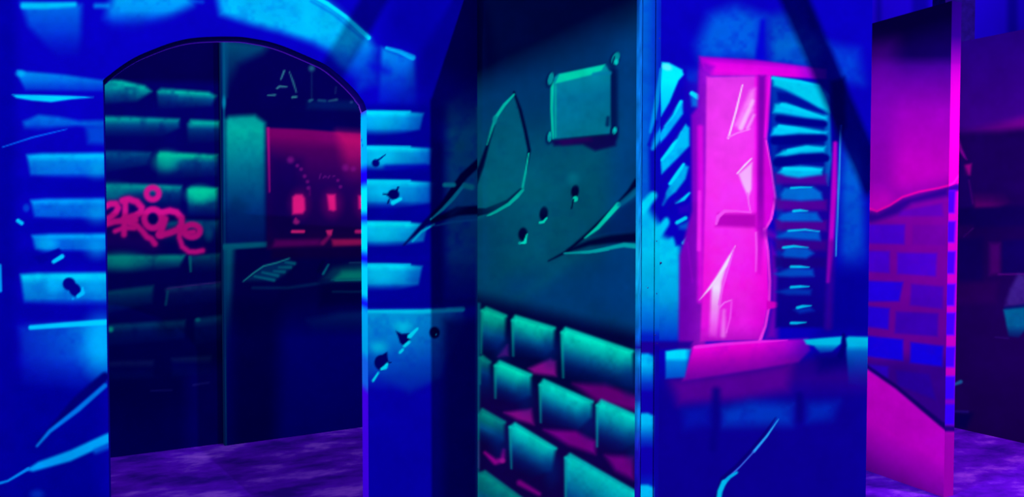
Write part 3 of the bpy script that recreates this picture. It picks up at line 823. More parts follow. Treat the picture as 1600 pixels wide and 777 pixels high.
# dado below
m.fill([(1126, 640), (1170, 628), (1240, 632), (1236, 664), (1130, 666)], (0, 66, 194), 14, a=.85, mott=.3)
m.fill([(1262, 630), (1310, 628), (1300, 656), (1262, 660)], (0, 52, 186), 12, a=.75, mott=.4)
m.line([(1119, 612), (1118, 650), (1114, 700)], [12, 16, 12], (8, 0, 128), 7, .9)
m.line([(1249, 618), (1249, 656)], [10, 8], (8, 0, 124), 6, .9)
m.fill([(1066, 640), (1108, 634), (1108, 664), (1070, 670)], (4, 30, 176), 12, a=.6)
CD = [(1216, 656), (1198, 682), (1178, 706), (1156, 730), (1132, 752), (1124, 780)]
m.line([(p[0] - 4, p[1] - 3) for p in CD], [1, 4, 4, 5, 6, 6], (8, 0, 116), 2)
m.line(CD[:3], [1.5, 3.5, 4], (40, 176, 246), 1.1); m.line(CD[2:5], [2, 2, 3], (60, 120, 230), 1.1)
m.line([(1151, 739), (1140, 746), (1131, 755)], [4, 5, 7], (0, 190, 236), 1.5); m.line([(1131, 754), (1125, 768), (1120, 800)], [8, 8, 6], (0, 210, 240), 1.8)
m.spray(.04)
specs = [('win', 'painted_window', [FR], None, 'magenta painted window with broken panes'),
         ('pane', 'window_pane', [PANE], 'win', 'bright pink glass'),
         ('g1', 'broken_glass', [[(1162, 130), (1182, 130), (1180, 200), (1138, 218)]], 'win', 'white jagged glass edge'),
         ('g2', 'broken_glass', [[(1176, 246), (1150, 271), (1166, 308), (1172, 334), (1118, 352), (1118, 336), (1132, 327), (1176, 328)]], 'win', 'white jagged glass edge'),
         ('g3', 'broken_glass', [G3 + [(1092, 468)]], 'win', 'white lightning-shaped glass edge'),
         ('cur', 'torn_curtain', [ribbon(CUR, 10), ribbon(CU2, 10), [(1184, 118), (1204, 118), (1197, 220), (1210, 300), (1196, 358), (1184, 358)]], 'win', 'purple and pink curtain edge'),
         ('sh1', 'painted_shutter', [LS], None, 'broken cyan shutter leaning out at an angle'),
         ('sh2', 'painted_shutter', [RS], None, 'upright cyan louvred shutter'),
         ('sill', 'window_sill', [SILL, [(1040, 545), (1082, 543), (1070, 594), (1040, 594)], [(1256, 527), (1360, 524), (1360, 560), (1262, 558)]], None, 'magenta sill with cyan ends'),
         ('crackd', 'painted_crack', [ribbon(CD, 12)], None, 'thin cyan crack on the blue dado')]
ev, ef = box_data((XP, YS, 0), (XS, YA, TOP))
ef = [f for f in ef if set(f) not in ({0, 1, 5, 4}, {3, 0, 4, 7})]
painted(block, 'window_face', V, F, m.C, .96, specs, (ev, ef))

# ---- corner post: painted angle over the arris, with its own seams and screws
post = thing('corner_post', 'narrow blue painted metal corner strip with seams and screws beside the magenta window', 'corner trim', (XP + .02, YS, 0))
w0 = XP - .004
u1 = S.uv(1000, 400)[0]; u2 = S.uv(1020, 400)[0]; u3 = S.uv(1029, 400)[0]
PF = Plane((0, YS - .006), (1, 0))
def post_face(name, ua, ub):
    us = np.linspace(ua, ub, max(6, int((ub - ua) / .0035)))
    V, F = ruled(PF, us, 0.0, TOP, 420, PF.uv(1010, -8)[1], PF.uv(1010, 790)[1])
    X, Y = project(V)
    q = Mural(X, Y, (4, 30, 190), 41)
    q.fill([(980, -300), (1022, -300), (1022, 330), (980, 330)], (0, 96, 204), 16, mott=.2)
    q.fill([(1014, 226), (1060, 226), (1060, 348), (1016, 344)], (8, 0, 176), 5, a=.9)
    q.line([(1033, 108), (1026, 160), (1017, 206)], [5, 8, 6], (0, 150, 222), 2, .9)
    q.line([(1044, 190), (1030, 212), (1020, 232)], [10, 10, 6], (0, 170, 232), 3, .9)
    q.line([(1026, 190), (1014, 226)], 4, (10, 0, 176), 3, .9)
    q.fill([(980, 312), (1008, 318), (1040, 366), (1060, 380), (1060, 520), (980, 520)], [(0, (0, 190, 232), 1), (.4, (0, 204, 230), 1), (.7, (0, 176, 220), 1), (1, (0, 84, 204), 1)], 9, mott=.1)
    q.line([(1002, 328), (1020, 306)], [16, 13], (0, 224, 240), 4)
    q.line([(1026, 366), (1042, 346)], [16, 12], (0, 210, 238), 4)
    q.fill([(980, 534), (1040, 534), (1040, 552), (980, 552)], (28, 0, 150), 3)
    for y0, y1 in ((553, 612), (646, 700), (758, 820), (864, 930), (980, 1040)):
        q.fill([(980, y1 - 20), (1040, y1 - 20), (1040, y1 + 46), (980, y1 + 46)], (16, 0, 172), 12)
        q.fill([(990, y0 + 3), (1003, y0), (1012, y0), (1023, y0 + 5), (1022, y1), (990, y1)], [(0, (0, 214, 250), 1), (.3, (0, 206, 246), 1), (.5, (0, 150, 222), 1), (1, (0, 50, 196), .4)], 3.5, mott=.25)
    q.fill([(1021, 540), (1060, 540), (1060, 1400), (1021, 1400)], (12, 0, 150), 3, a=.85)
    q.spray(.05)
    ev, ef = box_data((ua, YS - .006, 0), (ub, YS - .001, TOP)); ef = [f for f in ef if set(f) != {0, 1, 5, 4}]
    painted(post, name, V, F, q.C, 1.0, (), (ev, ef))


post_face('flat_strip', u1 + .002, u2)
post_face('cover_strip', u2 + .0025, u3)
# rounded bead right on the arris and a cover strip beside it, sprayed over with the wall
def strip(name, prof):
    zz = np.linspace(0, TOP, 90)
    n_ = len(prof)
    v_ = np.array([(px_, py_, z_) for z_ in zz for px_, py_ in prof])
    f_ = [(k * n_ + i, k * n_ + i + 1, (k + 1) * n_ + i + 1, (k + 1) * n_ + i) for k in range(89) for i in range(n_ - 1)]
    f_ += [tuple(range(89 * n_, 90 * n_))]
    f_ += [((k + 1) * n_, (k + 1) * n_ + n_ - 1, k * n_ + n_ - 1, k * n_) for k in range(89)]
    py_ = project(v_)[1]
    c_ = np.stack([np.interp(py_, [-100, 300, 400, 470, 530, 545, 556, 575, 620, 650, 665, 700, 800], [h[k] for h in
        [(10, 96, 206), (10, 120, 214), (20, 180, 226), (10, 150, 220), (10, 90, 204), (24, 0, 150), (10, 170, 236), (10, 120, 214), (26, 30, 180), (10, 170, 236), (10, 120, 214), (30, 16, 180), (24, 10, 170)]]) for k in range(3)], 1)
    c_ *= (.8 + .4 * value_noise(v_[:, 2] * 1000, v_[:, 0] * 3000, 9, 3))[:, None]
    mesh_obj(name, v_, f_, PAINT, post, np.clip(lin(c_), 0, .98))


cxp, r_ = (w0 + u1) / 2, (u1 - w0) / 2
strip('edge_bead', [(cxp + r_ * cos(math.pi * (1 + i / 8)), YS - .001 + .012 * sin(math.pi * (1 + i / 8))) for i in range(9)])
for (sx, sy) in ((1026, 377), (1026, 459), (1027, 537), (1033, 411), (1012, 450), (1024, 524), (1031, 60)):
    p = PF.hit(sx, sy)
    hv, hf = [], []
    for k, (rr, yy2) in enumerate(((.0034, 0), (.0030, -.0016), (.0014, -.0022))):
        for i in range(10):
            hv.append((p[0] + rr * cos(i * math.pi / 5), p[1] + .003 + yy2 - .001, p[2] + rr * sin(i * math.pi / 5)))
    for k in range(2):
        for i in range(10):
            j = (i + 1) % 10
            hf.append((k * 10 + i, k * 10 + j, k * 10 + 10 + j, k * 10 + 10 + i))
    hf.append(tuple(range(20, 30)))
    mesh_obj('screw', hv, hf, M_SCREW, post)

# ================================================================== room seen through the archway
f0, f1 = floor_point(170, 716), floor_point(342, 694)
K = Plane(f0, f1 - f0)
uk0, uk1 = K.uv(-700, 388)[0] if False else -3.2, K.uv(352, 388)[0]
us = np.concatenate([np.linspace(uk0, K.uv(150, 388)[0], 8)[:-1], grid_cols(K, 150, 352, 1.9)])
TK = 3.5
V, F = ruled(K, us, 0.0, TK, 330, K.uv(165, 40)[1], K.uv(165, 716)[1] + .002)
X, Y = project(V)
m = Mural(X, Y, (2, 0, 84), 51)
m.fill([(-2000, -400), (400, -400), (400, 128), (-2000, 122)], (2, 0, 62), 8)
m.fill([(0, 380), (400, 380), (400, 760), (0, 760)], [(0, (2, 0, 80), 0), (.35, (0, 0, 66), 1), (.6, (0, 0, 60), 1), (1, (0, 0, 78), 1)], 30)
m.fill([(290, 570), (352, 570), (352, 720), (290, 720)], (2, 0, 92), 16, a=.7)


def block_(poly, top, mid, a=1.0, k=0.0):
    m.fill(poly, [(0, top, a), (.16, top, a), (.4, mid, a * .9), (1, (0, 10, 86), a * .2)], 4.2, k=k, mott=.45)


G1, G2, G3_, G4 = (0, 150, 140), (0, 96, 122), (0, 62, 112), (0, 34, 100)
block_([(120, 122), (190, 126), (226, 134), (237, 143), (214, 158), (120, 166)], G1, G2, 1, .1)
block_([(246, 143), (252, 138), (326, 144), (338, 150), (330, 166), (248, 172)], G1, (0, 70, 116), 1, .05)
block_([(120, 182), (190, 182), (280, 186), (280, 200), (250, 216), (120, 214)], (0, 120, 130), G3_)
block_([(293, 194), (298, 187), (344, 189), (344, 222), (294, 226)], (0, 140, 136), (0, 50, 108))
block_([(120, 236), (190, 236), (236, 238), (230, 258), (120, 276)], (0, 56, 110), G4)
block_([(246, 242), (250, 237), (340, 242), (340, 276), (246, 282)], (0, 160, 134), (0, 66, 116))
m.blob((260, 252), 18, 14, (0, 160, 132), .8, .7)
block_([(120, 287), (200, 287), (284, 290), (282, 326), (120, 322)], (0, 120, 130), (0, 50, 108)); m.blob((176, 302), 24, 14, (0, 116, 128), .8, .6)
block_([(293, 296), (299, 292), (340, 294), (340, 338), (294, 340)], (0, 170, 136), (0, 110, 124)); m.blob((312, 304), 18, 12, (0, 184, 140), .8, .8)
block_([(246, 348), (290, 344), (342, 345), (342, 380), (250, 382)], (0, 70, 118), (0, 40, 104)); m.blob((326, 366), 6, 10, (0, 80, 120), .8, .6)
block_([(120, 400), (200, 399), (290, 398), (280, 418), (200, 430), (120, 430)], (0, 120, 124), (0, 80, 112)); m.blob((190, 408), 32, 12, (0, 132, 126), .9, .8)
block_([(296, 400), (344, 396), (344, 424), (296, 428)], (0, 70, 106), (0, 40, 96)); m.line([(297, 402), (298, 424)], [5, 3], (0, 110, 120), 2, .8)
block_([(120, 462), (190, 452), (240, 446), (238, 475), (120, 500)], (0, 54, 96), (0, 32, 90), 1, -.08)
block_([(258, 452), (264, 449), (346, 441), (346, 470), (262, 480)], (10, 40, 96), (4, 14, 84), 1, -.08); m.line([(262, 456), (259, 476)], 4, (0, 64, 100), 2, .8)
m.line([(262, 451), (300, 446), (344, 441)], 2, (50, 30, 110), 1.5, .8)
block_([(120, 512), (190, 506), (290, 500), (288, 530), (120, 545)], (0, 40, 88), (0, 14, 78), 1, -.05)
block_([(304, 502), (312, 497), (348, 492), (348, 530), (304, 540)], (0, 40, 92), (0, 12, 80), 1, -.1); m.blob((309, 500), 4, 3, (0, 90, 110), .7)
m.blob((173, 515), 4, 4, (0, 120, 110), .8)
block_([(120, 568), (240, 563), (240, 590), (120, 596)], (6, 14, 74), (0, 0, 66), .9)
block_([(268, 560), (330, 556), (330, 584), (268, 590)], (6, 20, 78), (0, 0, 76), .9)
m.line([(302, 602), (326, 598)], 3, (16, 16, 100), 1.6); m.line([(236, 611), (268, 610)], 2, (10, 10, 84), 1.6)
# graffiti tag
GS = 4.855
g = lambda pts: [(150 + x / GS, 260 + y / GS) for x, y in pts]
TAG = [(g([(40, 330), (70, 305), (110, 285), (150, 285), (168, 315), (150, 352), (112, 385), (60, 412)]), 8.6),
       (g([(40, 450), (75, 438), (140, 420), (220, 412), (300, 408)]), 8.6),
       (g([(222, 258), (222, 330), (216, 440), (212, 518)]), 8),
       (g([(200, 262), (250, 250), (310, 270), (346, 312), (340, 350), (300, 374), (250, 388), (216, 398)]), 9),
       (g([(255, 430), (310, 450), (350, 490), (385, 535), (420, 552), (446, 588)]), 8),
       (g([(145, 492), (212, 466), (290, 470)]), 6.5),
       (g([(500, 352), (560, 337), (610, 350), (648, 392), (650, 442), (620, 482), (560, 505), (500, 522), (478, 520)]), 9),
       (g([(522, 400), (505, 450), (484, 520)]), 10),
       (g([(640, 500), (690, 505), (742, 498)]), 7),
       (g([(640, 470), (632, 540), (655, 610), (706, 648), (760, 650), (808, 640)]), 7)]
TC = (182, 12, 124)
m.line(g([(70, 560), (300, 560), (420, 600)]), 24, (30, 0, 92), 16, .6)
for pts, w in TAG: m.line(pts, w + 6, (64, 0, 100), 5, .45)
for pts, w in TAG: m.line(pts, w * 1.13, TC, 3)
m.ring((150 + 430 / GS, 260 + 207 / GS), 9.6, 9.4, 9.348, TC, 3)
m.ring((150 + 432 / GS, 260 + 398 / GS), 13.6, 14.6, 10.26, TC, 3)
m.ring((150 + 728 / GS, 260 + 490 / GS), 12.4, 9.8, 9.804, TC, 3)
m.spray(.06)
LK = 1.1
root = thing('graffiti_panel', 'dark blue block-work partition behind the arch carrying a pink graffiti tag', 'wall panel', (*f0[:2], 0))
TP = [ribbon(p_, w_ + 3) for p_, w_ in TAG] + [circle((150 + 430 / GS, 260 + 207 / GS), 15), circle((150 + 432 / GS, 260 + 398 / GS), 19), circle((150 + 728 / GS, 260 + 490 / GS), 17, 15)]
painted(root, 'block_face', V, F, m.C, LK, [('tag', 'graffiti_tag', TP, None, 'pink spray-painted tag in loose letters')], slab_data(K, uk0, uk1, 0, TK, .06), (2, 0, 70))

f2, f3 = floor_point(348, 697.5), floor_point(561, 668.5)
Q = Plane(f2, f3 - f2)
uq0, uq1 = Q.uv(348, 388)[0], Q.uv(900, 388)[0]
us = np.concatenate([grid_cols(Q, 348, 590, 1.9), np.linspace(Q.uv(592, 388)[0], uq1, 6)]); us[0] = uq0
V, F = ruled(Q, us, 0.0, TK, 330, Q.uv(348, 40)[1], .002)
X, Y = project(V)
m = Mural(X, Y, (2, 0, 72), 61)
m.fill([(340, 470), (800, 440), (800, 800), (340, 800)], [(0, (0, 0, 76), 0), (.25, (0, 0, 116), 1), (1, (0, 0, 104), 1)], 30)
m.fill([(360, 470), (440, 470), (430, 720), (360, 720)], (0, 0, 58), 20, a=.7)
m.fill([(346, 40), (800, 40), (800, 200), (346, 190)], (2, 0, 68), 10)
m.fill([(345, 62), (420, 70), (410, 82), (372, 100), (345, 160)], [(0, (0, 66, 96), 1), (1, (0, 40, 86), 0)], 10)
m.line([(352, 66), (351, 150)], [9, 8], (0, 60, 102), 5, .8)
m.line([(349.5, 40), (350.5, 300), (353, 720)], [3, 3, 2], (0, 70, 110), 1.6, .9)
m.blob((350, 160), 3, 9, (0, 120, 150), .7, .8)
# pilaster
m.fill([(352, 188), (358, 182), (398, 180), (414, 192), (416, 384), (352, 386)], [(0, (0, 146, 136), .9), (.12, (0, 152, 138), 1), (.4, (0, 96, 122), 1), (.75, (0, 42, 108), .95), (1, (0, 20, 96), .8)], 6, mott=.12)
m.line([(352, 386), (384, 384), (417, 382)], [9, 9, 8], (0, 92, 120), 3)
m.fill([(350, 384), (366, 384), (362, 460), (356, 560), (350, 560)], [(0, (0, 90, 118), 1), (.4, (0, 62, 106), 1), (1, (0, 20, 86), .3)], 7)
# sign lettering over the window: a serif A and the start of the next letters
E = (40, 110, 130)
m.line([(444, 111), (439, 124)], [3, 2], (34, 92, 114), 1.1); m.line([(452, 112), (458, 128), (463, 144)], [1.5, 3, 2], (26, 76, 104), 1.2)
m.line([(433, 138), (437, 135), (448, 136)], [3, 3.4, 2], (34, 90, 112), 1.1)
m.line([(419, 149), (430, 148.5)], [2.6, 3], (26, 80, 104), 1.1); m.line([(457, 152), (463, 151.5)], [3.6, 3], (34, 100, 114), 1.1)
m.blob((487, 107), 4.5, 4.5, (20, 80, 104), .8, .9); m.line([(487, 112), (487, 154)], 2, (10, 36, 88), 2, .6); m.line([(525, 136), (524, 146)], 2, (16, 40, 90), 1.5, .7)
m.line([(484, 158), (488, 156)], [5, 3], (24, 84, 106), 1.4); m.line([(498, 157), (508, 158)], 4, (14, 60, 96), 2); m.line([(514, 158), (526, 156)], [3, 4], (26, 70, 96), 1.6); m.blob((549, 160), 2.4, 2.2, (40, 70, 120), .5)
m.fill([(480, 158), (560, 158), (560, 172), (480, 170)], (0, 22, 84), 6, a=.7)
# shop window full of red light
SW = [(417, 200), (470, 202), (580, 212), (580, 388), (417, 388)]
m.fill([(417, 200), (470, 202), (600, 212), (600, 390), (417, 390)], [(0, (100, 0, 88), 1), (.07, (96, 0, 86), 1), (.16, (60, 0, 78), 1), (.45, (26, 0, 78), 1), (.8, (16, 0, 68), 1), (1, (30, 0, 70), 1)], 3, k=.06)
m.fill([(528, 208), (600, 212), (600, 300), (545, 300)], [(0, (176, 10, 96), 1), (.4, (130, 6, 92), .9), (1, (50, 0, 76), 0)], 14, k=0)
m.fill([(420, 240), (470, 250), (475, 380), (420, 380)], (8, 0, 72), 16, a=.7)
m.line([(419, 201), (420, 240), (421, 300)], [4, 3, 2], (150, 10, 110), 1.6, .9)
for c, r in (((454, 250), 5), ((464.5, 259), 2.6), ((470.5, 264.5), 2.6), ((476, 275.5), 2.8), ((480.5, 284), 2.6), ((482, 294), 3), ((540, 262), 5), ((528, 282), 2.4), ((532, 292), 2.6), ((552, 264), 4)):
    m.blob(c, r, r, (104, 12, 112), .8, .75)
m.line([(484, 297), (484, 305)], 3, (70, 0, 90), 2, .8)
for pts in ([(499, 279), (501, 272)], [(505, 278), (508, 275), (510, 277)], [(513, 278), (515, 275)], [(520, 276), (523, 275)]):
    m.line(pts, 2, (84, 16, 110), 1.2, .8)
PKB = (196, 20, 112)
for poly in ([(457, 308), (462, 304), (472, 304), (476, 310), (477, 328), (473, 334), (457, 335)], [(511, 304), (524, 304), (525, 328), (521, 330), (514, 328)], [(560, 306), (580, 305), (580, 328), (561, 326)]):
    cxx = sum(p_[0] for p_ in poly) / len(poly)
    m.blob((cxx, 319), 14, 19, (110, 0, 90), .8, .6)
    m.fill(poly, PKB, 3.4)
m.line([(457, 362), (474, 362)], [5, 5], (196, 30, 112), 1.6); m.blob((463, 347), 5, 4, (140, 20, 104), .6, .8); m.blob((462, 343), 2, 3, (120, 16, 96), .5)
m.fill([(509, 360), (520, 359), (518, 368), (513, 371)], (190, 30, 110), 1.8); m.line([(514, 370), (504, 380)], [5, 8], (110, 10, 90), 3); m.line([(557, 362), (566, 362)], 6, (170, 24, 106), 2)
m.fill([(430, 375), (500, 374), (500, 384), (425, 388)], (86, 0, 92), 5, a=.9); m.fill([(518, 374), (600, 373), (600, 383), (520, 386)], (158, 20, 88), 3.5, a=.9)
# stall in front of the window
m.fill([(424, 388), (600, 384), (600, 402), (424, 404)], (12, 0, 64), 6)
ST = [(381, 439), (412, 416), (450, 405), (462, 412), (446, 428), (430, 438)]
m.fill(ST, (0, 46, 98), 5, a=.9)
for pts in ([(446, 410), (460, 412)], [(436, 418), (454, 418)], [(428, 424), (444, 425)], [(410, 426), (434, 431)], [(398, 432), (428, 438)]):
    m.line(pts, [3, 5], (0, 104, 126), 2, .85)
m.line([(380, 440), (396, 427), (412, 416), (432, 411), (452, 404)], [1.5, 2.4, 2.4, 2.4, 2], (20, 124, 136), 1.2)
m.line([(513, 414), (505, 428)], [3, 4], (0, 110, 130), 1.5, .9); m.line([(505, 410), (498, 424)], 6, (0, 4, 60), 3, .8)
m.fill([(500, 438), (520, 416), (600, 406), (600, 437), (520, 440)], [(0, (0, 40, 84), .6), (.5, (0, 104, 106), .9), (1, (0, 112, 112), 1)], 7, mott=.3, hz=[(0, .3), (.5, .8), (1, 1)])
m.fill([(535, 424), (600, 422), (600, 437), (520, 438)], (0, 140, 116), 6, a=.9)
m.line([(518, 438.5), (600, 437)], 2.5, (0, 140, 128), 1.5); m.line([(546, 411), (600, 410)], 2, (20, 80, 112), 1.5, .8)
m.line([(395, 450), (450, 450), (520, 440)], [4, 4, 5], (0, 44, 96), 3, .8); m.fill([(500, 442), (600, 440), (600, 470), (500, 478)], (0, 0, 62), 8, a=.8)
m.line([(520, 456), (600, 456)], 3, (0, 50, 90), 2, .7)
m.fill([(480, 500), (530, 490), (600, 486), (600, 520), (490, 520)], [(0, (0, 48, 112), .9), (1, (0, 20, 100), .2)], 8)
m.spray(.05)
root = thing('shopfront_panel', 'dark painted shopfront panel behind the arch with a red glowing window', 'wall panel', (*f2[:2], 0))
painted(root, 'mural_face', V, F, m.C, LK, [
    ('pil', 'painted_pilaster', [[(350, 180), (416, 180), (417, 388), (350, 390)]], None, 'teal upright pilaster'),
    ('let', 'sign_lettering', [[(415, 100), (566, 100), (566, 166), (415, 160)]], None, 'faint teal outlined letter A and partial letters'),
    ('sw', 'painted_shop_window', [SW], None, 'red-purple lit shop window'),
    ('b1', 'painted_lamp', [[(455, 302), (478, 302), (479, 336), (455, 337)]], 'sw', 'glowing pink rounded shape'),
    ('b2', 'painted_lamp', [[(509, 302), (527, 302), (527, 332), (511, 332)]], 'sw', 'glowing pink rounded shape'),
    ('st', 'painted_awning', [ST], None, 'teal ribbed slope')], slab_data(Q, uq0, uq1, 0, TK, .05), (4, 34, 96))

# ================================================================== free-standing magenta partition on the right
r0 = floor_point(1353, 735); r1 = floor_point(1467, 775)
Rp = Plane(r1, r0 - r1)
far_u = 1.4
TR_ = 2.70
us = np.concatenate([grid_cols(Rp, 1481, 1345, 1.9), np.linspace(Rp.uv(1343, 388)[0], far_u, 6)]); us[0] = Rp.uv(1481, 388)[0]
ru0 = us[0]
V, F = ruled(Rp, us, 0.0, TR_, 380, TR_, .0)
X, Y = project(V)
m = Mural(X, Y, (124, 0, 166), 71)
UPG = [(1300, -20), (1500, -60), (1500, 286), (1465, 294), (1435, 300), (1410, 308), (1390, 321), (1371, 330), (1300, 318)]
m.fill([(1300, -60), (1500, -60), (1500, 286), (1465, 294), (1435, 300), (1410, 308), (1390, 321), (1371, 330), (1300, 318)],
       [(0, (14, 0, 84), 1), (.375, (14, 0, 84), 1), (.42, (58, 0, 130), 1), (.6, (140, 0, 170), 1), (.8, (184, 0, 186), 1), (1, (196, 0, 188), 1)], 2)  # dark top band: overhead shade painted into the coat
m.fill([(1340, 60), (1400, 60), (1395, 300), (1340, 300)], (100, 0, 160), 24, a=.5)
m.fill([(1400, 300), (1500, 280), (1500, 470), (1400, 470)], (134, 0, 170), 20, a=.9)
m.fill([(1330, 560), (1500, 560), (1500, 700), (1330, 700)], (62, 0, 152), 18, a=.9)
for poly, c_, a_ in (([(1405, 330), (1472, 318), (1474, 338), (1404, 338)], (96, 0, 198), .8), ([(1330, 351), (1414, 351), (1413, 382), (1330, 380)], (78, 0, 214), 1), ([(1426, 352), (1478, 352), (1478, 384), (1426, 382)], (112, 0, 180), .6),
                     ([(1330, 391), (1390, 393), (1390, 427), (1330, 423)], (80, 0, 222), 1), ([(1402, 395), (1464, 396), (1462, 432), (1402, 428)], (84, 0, 222), 1),
                     ([(1330, 438), (1411, 441), (1405, 471), (1330, 472)], (42, 0, 244), 1), ([(1424, 444), (1474, 448), (1473, 483), (1422, 477)], (84, 0, 204), 1),
                     ([(1330, 476), (1390, 482), (1388, 515), (1330, 508)], (46, 0, 242), 1), ([(1400, 487), (1466, 490), (1465, 526), (1398, 521)], (72, 0, 196), 1),
                     ([(1330, 522), (1411, 531), (1411, 564), (1330, 554)], (26, 0, 254), 1), ([(1423, 535), (1474, 541), (1472, 573), (1422, 567)], (26, 0, 252), 1),
                     ([(1330, 566), (1388, 573), (1388, 592), (1330, 584)], (58, 0, 206), 1), ([(1400, 579), (1452, 585), (1462, 625), (1402, 602)], (52, 0, 176), .9)):
    m.fill(poly, c_, 3.4, a=a_, mott=.12)
m.fill([(1300, 322), (1371, 334), (1410, 312), (1482, 292), (1482, 306), (1424, 318), (1402, 335), (1362, 348), (1300, 340)], (44, 0, 146), 6, a=.95)
m.line([(1340, 322), (1358, 326), (1370, 330), (1390, 321), (1410, 308), (1435, 300), (1466, 294), (1482, 290)], 3.4, (240, 0, 176), 1.6)
LOW = [(1300, 536), (1355, 577), (1400, 608), (1440, 642), (1468, 664), (1482, 676), (1500, 900), (1300, 900)]
m.fill(LOW, [(0, (250, 0, 224), 1), (.25, (244, 0, 216), 1), (.36, (190, 0, 196), 1), (.52, (86, 0, 150), 1), (1, (60, 0, 136), 1)], 3, k=.55)
m.line([(1300, 532), (1355, 573), (1400, 604), (1440, 637), (1470, 662), (1482, 670)], [5, 5, 5, 6, 8, 10], (22, 0, 112), 2.5, .9)
m.spray(.05)
root = thing('torn_plaster_panel', 'narrow magenta partition with torn plaster showing purple and blue bricks, standing at right', 'wall panel', (*r1[:2], 0))
LR = .98
EP = Plane(r1 + Rp.u * ru0, np.array([Rp.n[1], -Rp.n[0], 0]))   # its near end
e_n = -Rp.n                      # thickness runs away from the painted side
Tr = .075
EP = Plane(r1 + Rp.u * ru0, e_n); EP.n = -Rp.u
base = EP.o.copy()
p0, p1 = base, base + Rp.u * (far_u - ru0)
ev = [p0 - Rp.n * Tr, p1 - Rp.n * Tr, p1, p0]
ev = [(*q_[:2], 0) for q_ in ev] + [(*q_[:2], TR_) for q_ in ev]
ef = [(0, 1, 5, 4), (1, 2, 6, 5), (4, 5, 6, 7)]
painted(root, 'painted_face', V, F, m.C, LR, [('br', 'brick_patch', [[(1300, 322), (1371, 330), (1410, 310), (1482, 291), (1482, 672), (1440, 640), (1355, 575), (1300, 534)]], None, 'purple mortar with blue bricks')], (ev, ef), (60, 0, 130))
us = np.linspace(0, Tr, 14)
V, F = ruled(EP, us, 0.0, TR_, 400, TR_, 0.0)
X, Y = project(V)
m = Mural(X, Y, (160, 0, 168), 73)
m.fill([(1450, -40), (1530, -40), (1530, 120), (1450, 120)], [(0, (30, 0, 120), 1), (.6, (34, 0, 120), 1), (1, (110, 0, 150), .5)], 20)  # same overhead shade painted across the top of the end
m.fill([(1450, 100), (1530, 100), (1530, 284), (1494, 286), (1478, 292), (1450, 292)], [(0, (130, 0, 160), .6), (.5, (196, 0, 180), 1), (1, (226, 0, 176), 1)], 2)
m.line([(1478, 292), (1490, 286), (1500, 272)], 3, (250, 20, 190), 1.4)
m.fill([(1450, 293), (1478, 293), (1494, 288), (1530, 288), (1530, 297), (1450, 300)], (40, 0, 140), 3)
for y0, y1 in ((298, 333), (346, 379), (393, 428), (444, 478), (489, 524), (542, 574), (588, 624), (632, 664)):
    m.fill([(1474, y0), (1493, y0), (1491, y1), (1472, y1)], (52, 0, 255), 3)
m.fill([(1450, 600), (1530, 600), (1530, 672), (1450, 668)], (40, 0, 180), 12, a=.5)
m.fill([(1450, 664), (1530, 668), (1530, 676), (1450, 674)], (24, 0, 110), 3)
m.fill([(1450, 676), (1530, 678), (1530, 900), (1450, 900)], (136, 0, 156), 4)
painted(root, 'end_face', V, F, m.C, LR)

# ================================================================== far dark partition at the right edge
k0, k1 = floor_point(1484, 667), floor_point(1600, 693)
W = Plane(k0, k1 - k0)
wa, wb = W.uv(1440, 388)[0], W.uv(2300, 388)[0]
us = np.concatenate([grid_cols(W, 1440, 1612, 1.9), np.linspace(W.uv(1614, 388)[0], wb, 8)]); us[0] = wa
V, F = ruled(W, us, 0.0, 2.82, 330, 2.82, 0.0)
X, Y = project(V)
m = Mural(X, Y, (32, 0, 94), 81)
m.fill([(1400, 20), (2400, -200), (2400, 160), (1600, 196), (1480, 212), (1400, 212)], [(0, (36, 0, 120), 1), (.5, (50, 0, 146), 1), (.85, (76, 0, 152), 1), (1, (50, 0, 120), .4)], 14, k=-.1)
m.fill([(1500, 205), (1560, 192), (1620, 178), (2400, 100), (2400, 150), (1620, 198), (1560, 206)], (170, 0, 170), 9, a=.7, hz=[(0, .3), (.1, 1), (1, 1)])
m.fill([(1480, 216), (2400, 180), (2400, 300), (1480, 300)], (38, 0, 104), 14, a=.9)
m.fill([(1480, 330), (2400, 330), (2400, 1100), (1480, 800)], [(0, (26, 0, 88), 1), (.2, (30, 0, 86), 1), (.5, (24, 0, 70), 1), (1, (12, 0, 60), 1)], 10)
m.fill([(1497, 212), (1503, 232), (1511, 250), (1506, 246), (1499, 236)], (176, 0, 170), 2, a=.9)
m.fill([(1506, 258), (1518, 256), (1516, 274), (1506, 275)], (190, 0, 150), 3)
m.fill([(1490, 250), (1504, 252), (1516, 280), (1522, 324), (1490, 330)], (34, 0, 110), 4, a=.9); m.line([(1514, 282), (1520, 318)], 2, (84, 0, 130), 2)
m.fill([(1518, 300), (1570, 300), (1580, 316), (1560, 326), (1524, 326)], [(0, (70, 0, 110), .3), (1, (146, 0, 124), 1)], 5, hz=[(0, 1), (.5, .8), (1, .2)])
m.fill([(1490, 326), (1620, 320), (1620, 352), (1490, 356)], (18, 0, 92), 5, a=.9)
m.line([(1506, 370), (1520, 357)], 2, (84, 20, 130), 1.4); m.fill([(1490, 352), (1520, 352), (1514, 372), (1490, 374)], (44, 0, 96), 6, a=.7)
m.fill([(1546, 380), (1563, 380), (1563, 428), (1546, 430)], (78, 0, 112), 6, a=.85); m.fill([(1496, 374), (1536, 372), (1536, 440), (1496, 446)], (16, 0, 92), 6, a=.8)
m.fill([(1566, 376), (1700, 368), (1700, 428), (1566, 428)], (16, 0, 96), 4, a=.9); m.line([(1560, 429), (1620, 428)], 2.5, (92, 10, 130), 1.5, .8)
m.fill([(1490, 440), (1560, 440), (1556, 474), (1490, 476)], (46, 0, 92), 8, a=.7)
